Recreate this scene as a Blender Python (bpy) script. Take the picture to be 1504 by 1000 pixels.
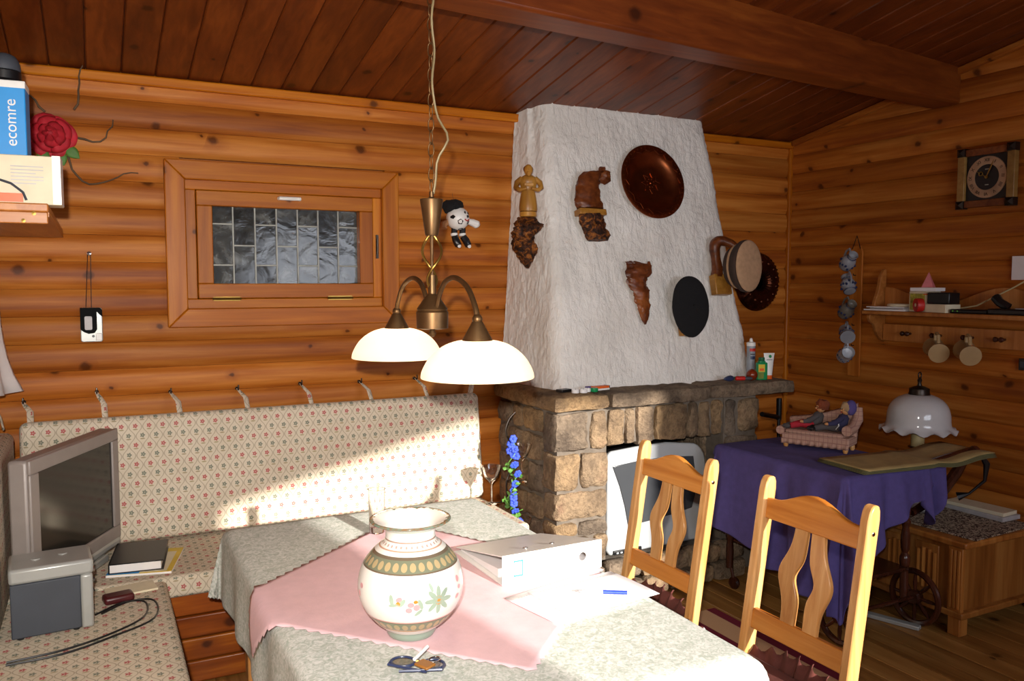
import bpy, math, random
from mathutils import Vector, Matrix, Euler, noise
random.seed(7)
for o in list(bpy.data.objects): bpy.data.objects.remove(o)
SC = bpy.context.scene
COL = SC.collection
rad = math.radians

# ------------------------------------------------------------------ camera
cam_d = bpy.data.cameras.new('camera'); cam = bpy.data.objects.new('camera', cam_d); COL.objects.link(cam)
cam_d.sensor_width = 36; cam_d.lens = 1210 / 1504 * 36; cam_d.clip_start = .02
cam.location = (0, 0, 1.62); cam.rotation_euler = (rad(90 - 4.07), 0, rad(-26.9))
SC.camera = cam
# ------------------------------------------------------------------ world, sun, daylight, flash, exposure
SC.view_settings.view_transform = 'Standard'; SC.view_settings.look = 'None'
SC.view_settings.gamma = 1; SC.view_settings.use_curve_mapping = False
SC.view_settings.exposure = 0.38
W = bpy.data.worlds.new('world'); SC.world = W; W.use_nodes = True
W.node_tree.nodes['Background'].inputs[0].default_value = (.62, .75, 1, 1)
W.node_tree.nodes['Background'].inputs[1].default_value = 1.0

def light(name, kind, loc, power, color=(1, 1, 1), **kw):
    d = bpy.data.lights.new(name, kind); d.energy = power; d.color = color
    for k, v in kw.items(): setattr(d, k, v)
    o = bpy.data.objects.new(name, d); o.location = loc; COL.objects.link(o); return o

SUN = Vector((-.17, 1, -.285))
s = light('sun', 'SUN', (3, -6, 4), 8.0, (1, .94, .86), angle=rad(1.3))
s.rotation_euler = SUN.to_track_quat('-Z', 'Y').to_euler()
# daylight entering by the window in the wall behind the camera
d = light('window_daylight', 'AREA', (2.32, -.76, 1.62), 25, (.9, .93, 1), shape='RECTANGLE', size=1.8, size_y=.9)
d.rotation_euler = (rad(90), 0, 0)
# the camera's own flash
fl = light('camera_flash', 'SPOT', (-.05, -.03, 1.74), 305, (1, .95, .88), shadow_soft_size=.02, spot_size=rad(96), spot_blend=1.0)
fl.rotation_euler = (rad(83), 0, rad(-13))

# ------------------------------------------------------------------ materials
def lin(c):
    if isinstance(c, str): c = tuple(int(c[i:i + 2], 16) for i in (0, 2, 4))
    return tuple(((v / 255) / 12.92 if v / 255 <= .04045 else ((v / 255 + .055) / 1.055) ** 2.4) for v in c) + (1,)

class N:
    """tiny node helper"""
    def __init__(s, name):
        s.m = bpy.data.materials.new(name); s.m.use_nodes = True; s.t = s.m.node_tree
        s.b = s.t.nodes['Principled BSDF']
    def n(s, kind, **kw):
        x = s.t.nodes.new(kind)
        for k, v in kw.items(): setattr(x, k, v)
        return x
    def l(s, a, b): s.t.links.new(a, b)
    def val(s, sock, v):
        if isinstance(v, (int, float)): sock.default_value = v
        else: s.l(v, sock)
    def math(s, op, a, b=None, c=None):
        x = s.n('ShaderNodeMath', operation=op); s.val(x.inputs[0], a)
        if b is not None: s.val(x.inputs[1], b)
        if c is not None: s.val(x.inputs[2], c)
        return x.outputs[0]
    def mix(s, f, a, b, mode='MIX'):
        x = s.n('ShaderNodeMix', data_type='RGBA', blend_type=mode); s.val(x.inputs[0], f)
        for i, v in ((6, a), (7, b)):
            if isinstance(v, tuple): x.inputs[i].default_value = v
            else: s.l(v, x.inputs[i])
        return x.outputs[2]
    def coord(s, kind='Object', scale=(1, 1, 1), rnd=False):
        c = s.n('ShaderNodeTexCoord'); out = c.outputs[kind]
        if rnd:
            oi = s.n('ShaderNodeObjectInfo'); ad = s.n('ShaderNodeVectorMath', operation='ADD')
            sc = s.n('ShaderNodeVectorMath', operation='SCALE'); cb = s.n('ShaderNodeCombineXYZ')
            for i in range(3): s.l(oi.outputs['Random'], cb.inputs[i])
            s.l(cb.outputs[0], sc.inputs[0]); sc.inputs['Scale'].default_value = 37.0
            s.l(out, ad.inputs[0]); s.l(sc.outputs[0], ad.inputs[1]); out = ad.outputs[0]
        mp = s.n('ShaderNodeMapping'); mp.inputs['Scale'].default_value = scale; s.l(out, mp.inputs[0])
        return mp.outputs[0]
    def noise(s, vec, scale=5, detail=4, rough=.55, dist=0):
        x = s.n('ShaderNodeTexNoise'); x.inputs['Scale'].default_value = scale; x.inputs['Detail'].default_value = detail
        x.inputs['Roughness'].default_value = rough; x.inputs['Distortion'].default_value = dist; s.l(vec, x.inputs['Vector']); return x.outputs[0]
    def ramp(s, f, stops, interp='LINEAR'):
        x = s.n('ShaderNodeValToRGB'); x.color_ramp.interpolation = interp; e = x.color_ramp.elements
        while len(e) < len(stops): e.new(.5)
        for i, (p, c) in enumerate(stops): e[i].position = p; e[i].color = c
        s.l(f, x.inputs[0]); return x.outputs[0]
    def bump(s, h, strength=.3, dist=.01):
        x = s.n('ShaderNodeBump'); x.inputs['Strength'].default_value = strength; x.inputs['Distance'].default_value = dist
        s.l(h, x.inputs['Height']); s.l(x.outputs[0], s.b.inputs['Normal'])
    def done(s, col=None, rough=.5, metal=0, spec=.5, **kw):
        if col is not None:
            if isinstance(col, tuple): s.b.inputs['Base Color'].default_value = col
            else: s.l(col, s.b.inputs['Base Color'])
        s.val(s.b.inputs['Roughness'], rough); s.b.inputs['Metallic'].default_value = metal
        s.b.inputs['Specular IOR Level'].default_value = spec
        for k, v in kw.items():
            s.b.inputs[k].default_value = v
        return s.m

def plain(name, c, rough=.5, metal=0, var=.12, scale=14, bump=.0, spec=.5, **kw):
    n = N(name); v = n.coord('Object', rnd=True); f = n.noise(v, scale, 4)
    c0 = lin(c); dk = tuple(x * (1 - 2 * var) for x in c0[:3]) + (1,); lt = tuple(min(1, x * (1 + 2 * var)) for x in c0[:3]) + (1,)
    col = n.ramp(f, [(.25, dk), (.75, lt)])
    if bump: n.bump(n.noise(v, scale * 6, 3), bump, .004)
    return n.done(col, rough, metal, spec, **kw)

def wood(name, c_dk, c_md, c_lt, axis=0, rough=.45, knots=True, grain=1.0, spec=.4, kscale=1.0, knot_dark=.3, perp=None):
    n = N(name)
    sc = [34, 34, 34]; sc[axis] = 1.6
    f1 = n.noise(n.coord('Object', tuple(sc), True), 1.0, 5, .6, .6)
    sc2 = [7, 7, 7]; sc2[axis] = .5
    f2 = n.noise(n.coord('Object', tuple(sc2), True), 1.0, 3, .5, .8)
    f = n.math('ADD', n.math('MULTIPLY', f1, .45 * grain), n.math('MULTIPLY', f2, 1 - .45 * grain))
    col = n.ramp(f, [(.36, lin(c_dk)), (.5, lin(c_md)), (.63, lin(c_lt))])
    oi = n.n('ShaderNodeObjectInfo')
    hv = n.n('ShaderNodeHueSaturation'); n.l(n.math('ADD', n.math('MULTIPLY', oi.outputs['Random'], .3), .86), hv.inputs['Value']); n.l(col, hv.inputs['Color']); col = hv.outputs[0]
    if knots:
        oc = n.coord('Object', (1, 1, 1), True); wob = n.n('ShaderNodeVectorMath', operation='MULTIPLY_ADD'); nt = n.n('ShaderNodeTexNoise'); nt.inputs['Scale'].default_value = 30
        n.l(oc, nt.inputs['Vector']); n.l(nt.outputs['Color'], wob.inputs[0]); wob.inputs[1].default_value = (.02, .02, .02); n.l(oc, wob.inputs[2])
        sx = n.n('ShaderNodeSeparateXYZ'); n.l(wob.outputs[0], sx.inputs[0]); cb = n.n('ShaderNodeCombineXYZ')
        across = {0: 2, 1: 2, 2: 0}[axis] if perp is None else [i for i in range(3) if i not in (axis, perp)][0]
        n.l(n.math('MULTIPLY', sx.outputs[axis], .85), cb.inputs[0]); n.l(sx.outputs[across], cb.inputs[1])
        v = n.n('ShaderNodeTexVoronoi', voronoi_dimensions='2D'); v.inputs['Scale'].default_value = 4.6 * kscale; n.l(cb.outputs[0], v.inputs['Vector'])
        sc_ = n.n('ShaderNodeSeparateColor'); n.l(v.outputs['Color'], sc_.inputs[0])
        thr = n.math('DIVIDE', v.outputs['Distance'], n.math('ADD', n.math('MULTIPLY', sc_.outputs[1], .8), .35))
        pres = n.math('GREATER_THAN', sc_.outputs[0], .45)
        halo = n.ramp(thr, [(.06, (1, 1, 1, 1)), (.30, (0, 0, 0, 1))]); k = n.ramp(thr, [(.05, (1, 1, 1, 1)), (.11, (0, 0, 0, 1))])
        col = n.mix(n.math('MULTIPLY', n.math('MULTIPLY', halo, pres), .5), col, lin(c_dk))
        col = n.mix(n.math('MULTIPLY', n.math('MULTIPLY', k, pres), .85), col, tuple(x * knot_dark for x in lin(c_dk)[:3]) + (1,))
    n.bump(f1, .15, .003)
    return n.done(col, rough, 0, spec)

M = {}
M['log_x'] = wood('log_wood_x', '874416', 'a9601f', 'c07a34', 0, .5, spec=.22)
M['log_y'] = wood('log_wood_y', '874416', 'a9601f', 'c07a34', 1, .5, spec=.22)
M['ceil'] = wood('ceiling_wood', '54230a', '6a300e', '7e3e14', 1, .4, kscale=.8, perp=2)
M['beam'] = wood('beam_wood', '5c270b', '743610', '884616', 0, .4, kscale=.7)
M['trim_x'] = wood('trim_wood_x', '8f4a0a', 'ab5f0e', 'c0761a', 0, .4, spec=.25)
M['trim_z'] = wood('trim_wood_z', '8f4a0a', 'ab5f0e', 'c0761a', 2, .4, spec=.25)
M['floor'] = wood('floor_wood', '70481f', '8f6330', 'a57a42', 1, .35, knots=True, kscale=.8, perp=2)
M['bench'] = wood('bench_wood', '6b2f0d', '8c4512', 'b0651e', 0, .35)
M['pine'] = wood('chair_pine', 'b4763c', 'cb9356', 'd8a66e', 2, .32, knots=False, grain=1.3)  # paler pine: sunlit tone of the posts put into the colour
M['pine_y_shaded'] = wood('chair_pine_y_shaded', 'a86020', 'bd7730', 'cc8a42', 1, .32, knots=False, grain=1.3)  # same pine, darker: shade on the rails put into the colour
M['shelf'] = wood('shelf_wood', '8e5220', 'a8682e', 'bb7d40', 1, .4, knots=False)
M['shelf_x'] = wood('shelf_wood_x', '8e5220', 'a8682e', 'bb7d40', 0, .4, knots=False)
M['chest'] = wood('chest_oak', '7a4519', '99602a', 'ae763a', 2, .35, knots=False)
M['dark'] = wood('dark_wood', '2a130b', '3d1e12', '52291a', 2, .25, knots=False)
M['clockwood'] = wood('clock_wood', '7c5a2a', '8f6b36', 'a07b42', 2, .4, knots=False)
def m_root():
    n = N('root_wood'); f = n.noise(n.coord('Object'), 34, 5, .65, 1.0); n.bump(f, .9, .012)
    return n.done(n.ramp(f, [(.38, lin('1c0d06')), (.5, lin('4a2610')), (.62, lin('96581e'))]), .6, 0, .3)
M['root'] = m_root()
M['carve'] = wood('carved_wood', '4a220f', '6e3818', '8a4c20', 2, .4, knots=False)
M['boxwood'] = wood('figurine_wood', '8a5a20', 'a8752e', 'c08c40', 2, .38, knots=False)
M['white'] = plain('white_plastic', 'e8e6e2', .35, var=.02)
M['paperw'] = plain('white_paper', 'eeeae8', .6, var=.02)
M['black'] = plain('black_plastic', '121214', .35, var=.05)
M['matteblack'] = plain('matte_black', '0b0b0c', .75, var=.05, spec=.15)
M['felt'] = plain('black_felt', '0d0d10', .95, var=.1, bump=.4, scale=40)
M['tan'] = plain('tan_wool', 'ad8a6a', .95, var=.08, bump=.3, scale=40)
M['capband'] = plain('cap_band', '3a2a22', .9, var=.1)
M['silver'] = plain('silver_plastic', 'a9aaa6', .35, .25, var=.03)
M['tvsilver'] = plain('tv_silver', 'bcc0c2', .35, .2, var=.02)
M['charcoal'] = plain('charcoal_panel', '3c4048', .6, var=.04)
M['tvframe'] = plain('tv_frame_grey', '948a84', .45, .1, var=.03)
M['screen'] = plain('dark_screen', '0e0c0b', .12, var=.02)
M['screen2'] = plain('grey_screen', '3f4144', .15, var=.02)
M['brass'] = plain('brass', '9a7c3c', .3, .9, var=.1)
M['bronze'] = plain('aged_brass', '6e5335', .42, .8, var=.15)
M['copper'] = plain('copper', '8c4a28', .28, .95, var=.15)
M['copperdk'] = plain('dark_copper', '4a2414', .35, .9, var=.25)
M['chrome'] = plain('chrome', 'c8c8c8', .12, 1, var=.02)
M['darkmetal'] = plain('dark_metal', '3a332e', .35, .8, var=.1)
M['lead'] = plain('lead_came', '9a9a92', .5, .4, var=.1)
M['purple'] = plain('purple_cloth', '50457f', .9, var=.06, bump=.25, scale=30)
M['pink'] = plain('pink_cloth', 'dcb6ba', .9, var=.03, bump=.15, scale=25)
M['red'] = plain('red', 'c02018', .45, var=.08)
M['redcloth'] = plain('red_cloth', 'a01828', .85, var=.1)
M['rose'] = plain('rose_petal', 'b81c2c', .7, var=.15)
M['green'] = plain('green_plastic', '128a50', .3, var=.04)
M['leaf'] = plain('leaf_green', '4f7a30', .6, var=.2)
M['blue'] = plain('blue_card', '1e8fd8', .45, var=.03)
M['bluefl'] = plain('blue_petal', '2f48b8', .7, var=.2)
M['navy'] = plain('navy_glaze', '2a3658', .3, var=.1)
M['yellow'] = plain('yellow_label', 'd8b830', .5, var=.06)
M['cream'] = plain('cream_card', 'ded2b4', .6, var=.04)
M['orange'] = plain('orange_plastic', 'e2601c', .4, var=.05)
M['maroon'] = plain('maroon_cloth', '5e1c22', .85, var=.12, bump=.2)
M['seatcush'] = plain('brown_cushion', '5a2a22', .9, var=.12, bump=.2)
M['greyst'] = plain('grey_stoneware', '8d8f96', .3, var=.08)
M['beigest'] = plain('beige_stoneware', 'a88a5e', .35, var=.06)
M['skin'] = plain('doll_skin', 'c08a5a', .7, var=.05)
M['ginger'] = plain('ginger_hair', '7a3a1c', .9, var=.25, bump=.6)
M['blond'] = plain('grey_blond_hair', '9a8060', .9, var=.2, bump=.6)
M['greycl'] = plain('grey_cloth', '4a4444', .9, var=.15)
M['olive'] = plain('olive_placemat', 'a8905c', .8, var=.1, bump=.2)
M['oliveedge'] = plain('olive_edge', '5f5c3a', .8, var=.1)
M['glaze'] = plain('white_glaze', 'e6e2da', .15, var=.02)
M['candle'] = plain('candle_white', 'e8e6e6', .5, var=.02)
M['cord'] = plain('cord_gold', '8a7a58', .5, .2, var=.1)
M['ivory'] = plain('ivory_cable', 'c8b888', .5, var=.04)
M['twig'] = plain('twig', '5f4a34', .9, var=.2)
M['wine'] = plain('dark_red_leather', '4a1518', .4, var=.1)
M['mortar'] = plain('mortar', '675d52', .95, var=.15, bump=.5, scale=20)
M['soot'] = plain('soot', '1c1714', .95, var=.3)
M['candlewax'] = plain('lamp_sleeve', 'b8a878', .5, var=.04)
M['mixgrey'] = plain('magazine_grey', 'b8b4b4', .5, var=.1)

def m_stone():
    n = N('sandstone'); v = n.coord('Object', (1, 1, 1), True)
    f = n.noise(v, 6, 6, .65); g = n.noise(v, 42, 5, .7)
    c = n.ramp(f, [(.28, lin('5e4e40')), (.45, lin('857059')), (.6, lin('a58b6c')), (.75, lin('8f6e58'))])
    c = n.mix(n.math('MULTIPLY', n.ramp(g, [(.35, (1, 1, 1, 1)), (.55, (0, 0, 0, 1))]), .45), c, lin('4c3c2e'))
    oi = n.n('ShaderNodeObjectInfo'); hv = n.n('ShaderNodeHueSaturation'); n.l(n.math('ADD', n.math('MULTIPLY', oi.outputs['Random'], .5), .75), hv.inputs['Value'])
    n.l(n.math('ADD', n.math('MULTIPLY', oi.outputs['Random'], .4), .75), hv.inputs['Saturation']); n.l(c, hv.inputs['Color'])
    n.bump(n.math('ADD', g, n.math('MULTIPLY', f, .6)), 1.0, .03)
    return n.done(hv.outputs[0], .9, 0, .2)
M['stone'] = m_stone()

def m_stucco():
    n = N('white_stucco'); v = n.coord('Object'); f = n.noise(v, 3, 4); g = n.noise(v, 70, 6, .7, .5); h = n.noise(n.coord('Object', (30, 30, 9)), 1.0, 5, .6, 1.0)
    c = n.ramp(f, [(.3, lin('e0dcd6')), (.7, lin('f2efea'))])
    n.bump(n.math('ADD', n.math('MULTIPLY', g, .5), h), .9, .012)
    return n.done(c, .92, 0, .15)
M['stucco'] = m_stucco()

def m_fabric():
    n = N('ogee_flower_fabric'); uv = n.n('ShaderNodeTexCoord').outputs['UV']
    sp = n.n('ShaderNodeSeparateXYZ'); n.l(uv, sp.inputs[0])
    u = n.math('DIVIDE', sp.outputs[0], .056); v = n.math('DIVIDE', sp.outputs[1], .084)
    def cosv(x): return n.math('COSINE', n.math('MULTIPLY', x, 2 * math.pi))
    m = n.math('PINGPONG', u, .5)
    target = n.math('ADD', n.math('MULTIPLY', cosv(v), .21), .25)
    dl = n.math('ABSOLUTE', n.math('SUBTRACT', m, target))
    line = n.ramp(dl, [(.018, (1, 1, 1, 1)), (.05, (0, 0, 0, 1))])
    def motif(off):
        du = n.math('MULTIPLY', n.math('SUBTRACT', n.math('FRACT', n.math('ADD', u, .5 + off)), .5), .056)
        dv = n.math('MULTIPLY', n.math('SUBTRACT', n.math('FRACT', n.math('ADD', v, .5 + off)), .5), .084)
        up = n.math('SUBTRACT', dv, .004)
        ang = n.math('ARCTAN2', up, du)
        r = n.math('SQRT', n.math('ADD', n.math('MULTIPLY', du, du), n.math('MULTIPLY', up, up)))
        lim = n.math('ADD', n.math('MULTIPLY', n.math('COSINE', n.math('MULTIPLY', ang, 5)), .0022), .0088)
        blob = n.math('MULTIPLY', n.math('LESS_THAN', r, lim), n.math('GREATER_THAN', r, .002))
        dn = n.math('ADD', dv, .0115)
        rl = n.math('SQRT', n.math('ADD', n.math('MULTIPLY', n.math('MULTIPLY', du, du), .35), n.math('MULTIPLY', n.math('MULTIPLY', dn, dn), 4)))
        leaf = n.math('LESS_THAN', rl, .0060)
        return blob, leaf
    b1, l1 = motif(0); b2, l2 = motif(.5)
    g = n.noise(n.coord('Object'), 5, 3)
    c = n.ramp(g, [(.3, lin('cdbfa9')), (.7, lin('d8cbb6'))])
    c = n.mix(n.math('MULTIPLY', line, .6), c, lin('8e7f6a'))
    c = n.mix(n.math('MULTIPLY', l1, .7), c, lin('8f8450')); c = n.mix(n.math('MULTIPLY', l2, .7), c, lin('8a7a50'))
    c = n.mix(n.math('MULTIPLY', b1, .85), c, lin('b0434a')); c = n.mix(n.math('MULTIPLY', b2, .8), c, lin('5c6a5c'))
    n.bump(n.noise(n.coord('Object'), 500, 2), .2, .002)
    return n.done(c, .92, 0, .15)
M['fabric'] = m_fabric()

def m_cloth():
    n = N('mottled_grey_green_cloth'); v = n.coord('Object')
    f = n.noise(v, 60, 3, .6, 1.5); g = n.noise(v, 130, 3, .6, 1.0)
    c = n.ramp(f, [(.36, lin('aab0a4')), (.5, lin('c4c6be')), (.62, lin('d6d6d0'))])
    c = n.mix(n.math('MULTIPLY', n.ramp(g, [(.55, (0, 0, 0, 1)), (.62, (1, 1, 1, 1))]), .5), c, lin('9fb0a0'))
    n.bump(f, .15, .002)
    return n.done(c, .85, 0, .2)
M['cloth'] = m_cloth()

def m_rug():
    n = N('striped_rug'); v = n.coord('Object'); sp = n.n('ShaderNodeSeparateXYZ'); n.l(v, sp.inputs[0])
    f = n.math('FRACT', n.math('DIVIDE', n.math('SUBTRACT', .705, sp.outputs[0]), .40))
    c = n.ramp(f, [(0, lin('6a2230')), (.16, lin('b8926e')), (.47, lin('6a2230')), (.74, lin('cdb8a4'))], 'CONSTANT')
    n.bump(n.noise(v, 300, 2), .4, .004)
    return n.done(c, .95, 0, .1)
M['rug'] = m_rug()

def m_mat():
    n = N('brown_beige_mat'); v = n.coord('Object'); f = n.noise(v, 45, 3, .6, 2.0)
    return n.done(n.ramp(f, [(.47, lin('3a2014')), (.53, lin('b0a088'))]), .9)
M['mat'] = m_mat()

def m_plaid():
    n = N('pink_plaid'); v = n.coord('Object'); sp = n.n('ShaderNodeSeparateXYZ'); n.l(v, sp.inputs[0])
    a = n.math('LESS_THAN', n.math('FRACT', n.math('MULTIPLY', sp.outputs[0], 45)), .16)
    b = n.math('LESS_THAN', n.math('FRACT', n.math('MULTIPLY', sp.outputs[2], 45)), .16)
    c = n.mix(n.math('MULTIPLY', n.math('MAXIMUM', a, b), .5), lin('b08a78'), lin('7a4a48'))
    return n.done(c, .9)
M['plaid'] = m_plaid()

def m_glass(name='clear_glass', tint=(1, 1, 1, 1), rough=.02):
    n = N(name); return n.done(tint, rough, 0, .5, **{'Transmission Weight': 1.0, 'IOR': 1.45})
M['glass'] = m_glass()
def m_pane():
    n = N('leaded_pane_glass'); v = n.coord('Object', rnd=True); f = n.noise(v, 10, 3, .5, 1.2)
    n.bump(f, .22, .012)
    return n.done(n.ramp(n.noise(v, 6, 4, .6, 1.6), [(.42, lin('2e302f')), (.56, lin('4c4e4b')), (.72, lin('8a8c88'))]), .16, 0, .5, **{'Transmission Weight': .45, 'IOR': 1.5})  # lighter ramp tones paint whitish highlights into the glass colour
M['pane'] = m_pane()
def m_shade():
    n = N('glowing_cream_shade'); n.done(lin('fff0d0'), .35, 0, .4)
    n.b.inputs['Emission Color'].default_value = (1, .88, .70, 1); n.b.inputs['Emission Strength'].default_value = .40
    tr = n.n('ShaderNodeBsdfTranslucent'); tr.inputs[0].default_value = (1, .93, .82, 1)
    mx = n.n('ShaderNodeMixShader'); mx.inputs[0].default_value = .62; out = n.t.nodes['Material Output']
    n.l(n.b.outputs[0], mx.inputs[1]); n.l(tr.outputs[0], mx.inputs[2]); n.l(mx.outputs[0], out.inputs[0]); return n.m
M['shade'] = m_shade()
def m_bulb():
    n = N('bulb_glow'); n.b.inputs['Emission Color'].default_value = (1, .90, .74, 1); n.b.inputs['Emission Strength'].default_value = 34
    return n.done((1, 1, 1, 1))
M['bulb'] = m_bulb()
M['opal'] = plain('opal_glass', 'c8c8c8', .12, var=.02)

def m_vase():
    n = N('painted_vase'); sp = n.n('ShaderNodeSeparateXYZ'); n.l(n.coord('Object'), sp.inputs[0])
    z = n.math('DIVIDE', sp.outputs[2], .29)
    W_, G, B, T = lin('ece8e0'), lin('7f9384'), lin('6a5a48'), lin('c8a880')
    ring = n.ramp(z, [(0, G), (.07, W_), (.12, B), (.125, T), (.135, lin('7a8068')), (.215, B), (.225, lin('d8a098')), (.235, W_), (.62, B), (.63, lin('727760')), (.715, B), (.735, W_), (.765, lin('c89a80')), (.77, W_), (.82, lin('a88878')), (.83, W_), (.91, lin('b4c2b6')), (.935, G)], 'CONSTANT')
    at = n.math('ARCTAN2', sp.outputs[1], sp.outputs[0])
    k = n.math('FRACT', n.math('MULTIPLY', at, 32 / (2 * math.pi)))
    ins = n.math('ABSOLUTE', n.math('SUBTRACT', k, .5))
    def band(lo, hi): return n.math('MULTIPLY', n.math('GREATER_THAN', z, lo), n.math('LESS_THAN', z, hi))
    def oval(c, h):
        a_ = n.math('DIVIDE', ins, .36); b_ = n.math('DIVIDE', n.math('SUBTRACT', z, c), h)
        return n.math('LESS_THAN', n.math('ADD', n.math('MULTIPLY', a_, a_), n.math('MULTIPLY', b_, b_)), 1)
    dots = n.math('ADD', oval(.673, .03), oval(.175, .03))
    c = n.mix(n.math('MULTIPLY', dots, .7), ring, lin('c4a878'))
    d2 = n.math('MULTIPLY', n.math('LESS_THAN', ins, .2), band(.785, .802))
    c = n.mix(n.math('MULTIPLY', d2, .7), c, lin('a06050'))
    sm = n.noise(n.coord('Object'), 30, 3)
    c = n.mix(n.math('MULTIPLY', sm, .12), c, lin('b8b0a0'))
    return n.done(c, .16, 0, .5)
M['vase'] = m_vase()
M['v_pink'] = plain('paint_pink', 'd8a0a2', .3); M['v_green'] = plain('paint_green', 'a0b09c', .3); M['v_orange'] = plain('paint_orange', 'd88a30', .3)

# ------------------------------------------------------------------ geometry helpers
class MB:
    def __init__(s): s.v = []; s.f = []
    def add(s, v, f, T=None):
        k = len(s.v); s.v += [tuple((T @ Vector(p)) if T else p) for p in v]; s.f += [tuple(i + k for i in q) for q in f]; return s
    def box(s, c, d, T=None):
        x, y, z = (a / 2 for a in d); cx, cy, cz = c
        v = [(cx + i * x, cy + j * y, cz + k * z) for i in (-1, 1) for j in (-1, 1) for k in (-1, 1)]
        return s.add(v, [(0, 1, 3, 2), (4, 6, 7, 5), (0, 4, 5, 1), (2, 3, 7, 6), (0, 2, 6, 4), (1, 5, 7, 3)], T)
    def b2(s, lo, hi, T=None):
        return s.box([(a + b) / 2 for a, b in zip(lo, hi)], [b - a for a, b in zip(lo, hi)], T)
    def lathe(s, prof, n=24, c=(0, 0, 0), T=None, cap=True):
        v = []; f = []
        for r, z in prof:
            for i in range(n):
                a = 2 * math.pi * i / n; v.append((c[0] + r * math.cos(a), c[1] + r * math.sin(a), c[2] + z))
        for j in range(len(prof) - 1):
            for i in range(n): k = (i + 1) % n; f.append((j * n + i, j * n + k, (j + 1) * n + k, (j + 1) * n + i))
        if cap:
            if prof[0][0] > 1e-4: f.append(tuple(range(n - 1, -1, -1)))
            if prof[-1][0] > 1e-4: f.append(tuple((len(prof) - 1) * n + i for i in range(n)))
        return s.add(v, f, T)
    def tube(s, pts, r, n=8, closed=False, T=None, flat=1.0):
        P = [Vector(p) for p in pts]; L = len(P); v = []; f = []; up = None
        for i in range(L):
            if closed: t = P[(i + 1) % L] - P[i - 1]
            else: t = P[min(i + 1, L - 1)] - P[max(i - 1, 0)]
            t.normalize()
            if up is None: up = Vector((0, 0, 1)) if abs(t.z) < .9 else Vector((1, 0, 0))
            a = t.cross(up)
            if a.length < 1e-6: a = t.orthogonal()
            a.normalize(); b = a.cross(t); b.normalize(); up = b
            rr = r[i] if isinstance(r, (list, tuple)) else r
            for k in range(n):
                q = 2 * math.pi * k / n; v.append(P[i] + a * (rr * math.cos(q)) + b * (rr * flat * math.sin(q)))
        m = L if closed else L - 1
        for i in range(m):
            j = (i + 1) % L
            for k in range(n): l = (k + 1) % n; f.append((i * n + k, i * n + l, j * n + l, j * n + k))
        if not closed: f.append(tuple(range(n - 1, -1, -1))); f.append(tuple((L - 1) * n + k for k in range(n)))
        return s.add(v, f, T)
    def ctube(s, pts, r, n=8, k=5, **kw):
        P = [Vector(p) for p in pts]; out = []; rr = []
        for i in range(len(P) - 1):
            a, b, c, d = P[max(i - 1, 0)], P[i], P[i + 1], P[min(i + 2, len(P) - 1)]
            for j in range(k):
                t = j / k; out.append(.5 * (2 * b + (c - a) * t + (2 * a - 5 * b + 4 * c - d) * t * t + (3 * b - a - 3 * c + d) * t ** 3))
                rr.append(lerp(r[i], r[i + 1], t) if isinstance(r, (list, tuple)) else r)
        return s.tube(out + [P[-1]], rr + [r[-1] if isinstance(r, (list, tuple)) else r], n, **kw)
    def prism(s, poly, z0, z1, T=None):
        """polygon in local x,y extruded along z"""
        n = len(poly); v = [(x, y, z0) for x, y in poly] + [(x, y, z1) for x, y in poly]
        f = [tuple(range(n - 1, -1, -1)), tuple(range(n, 2 * n))] + [(i, (i + 1) % n, n + (i + 1) % n, n + i) for i in range(n)]
        return s.add(v, f, T)
    def sph(s, c, r, sc=(1, 1, 1), n=12, T=None):
        v = []; f = []; m = n // 2 + 1
        v.append((c[0], c[1], c[2] - r * sc[2]))
        for j in range(1, m):
            p = -math.pi / 2 + math.pi * j / m
            for i in range(n): a = 2 * math.pi * i / n; v.append((c[0] + r * sc[0] * math.cos(p) * math.cos(a), c[1] + r * sc[1] * math.cos(p) * math.sin(a), c[2] + r * sc[2] * math.sin(p)))
        v.append((c[0], c[1], c[2] + r * sc[2])); L = len(v) - 1
        for i in range(n): k = (i + 1) % n; f.append((0, 1 + k, 1 + i)); f.append((L, 1 + (m - 2) * n + i, 1 + (m - 2) * n + k))
        for j in range(m - 2):
            for i in range(n): k = (i + 1) % n; a = 1 + j * n; f.append((a + i, a + k, a + n + k, a + n + i))
        return s.add(v, f, T)
    def grid(s, fn, nu, nv, T=None, thick=0):
        v = [fn(i / nu, j / nv) for j in range(nv + 1) for i in range(nu + 1)]
        f = [(j * (nu + 1) + i, j * (nu + 1) + i + 1, (j + 1) * (nu + 1) + i + 1, (j + 1) * (nu + 1) + i) for j in range(nv) for i in range(nu)]
        return s.add(v, f, T)
    def noisy(s, amp, freq, seed=0):
        sd = Vector((seed * 3.7, seed * 1.3, seed * 7.1))
        s.v = [tuple(Vector(p) + noise.noise_vector(Vector(p) * freq + sd) * amp) for p in s.v]; return s
    def mesh(s, name, uv=False):
        me = bpy.data.meshes.new(name); me.from_pydata(s.v, [], s.f); me.update()
        if uv:
            L = me.uv_layers.new(name='UVMap')
            for p in me.polygons:
                a = max(range(3), key=lambda i: abs(p.normal[i]))
                for li in p.loop_indices:
                    c = me.vertices[me.loops[li].vertex_index].co
                    L.data[li].uv = ((c.y, c.z) if a == 0 else (c.x, c.z) if a == 1 else (c.x, c.y))
        return me
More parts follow.
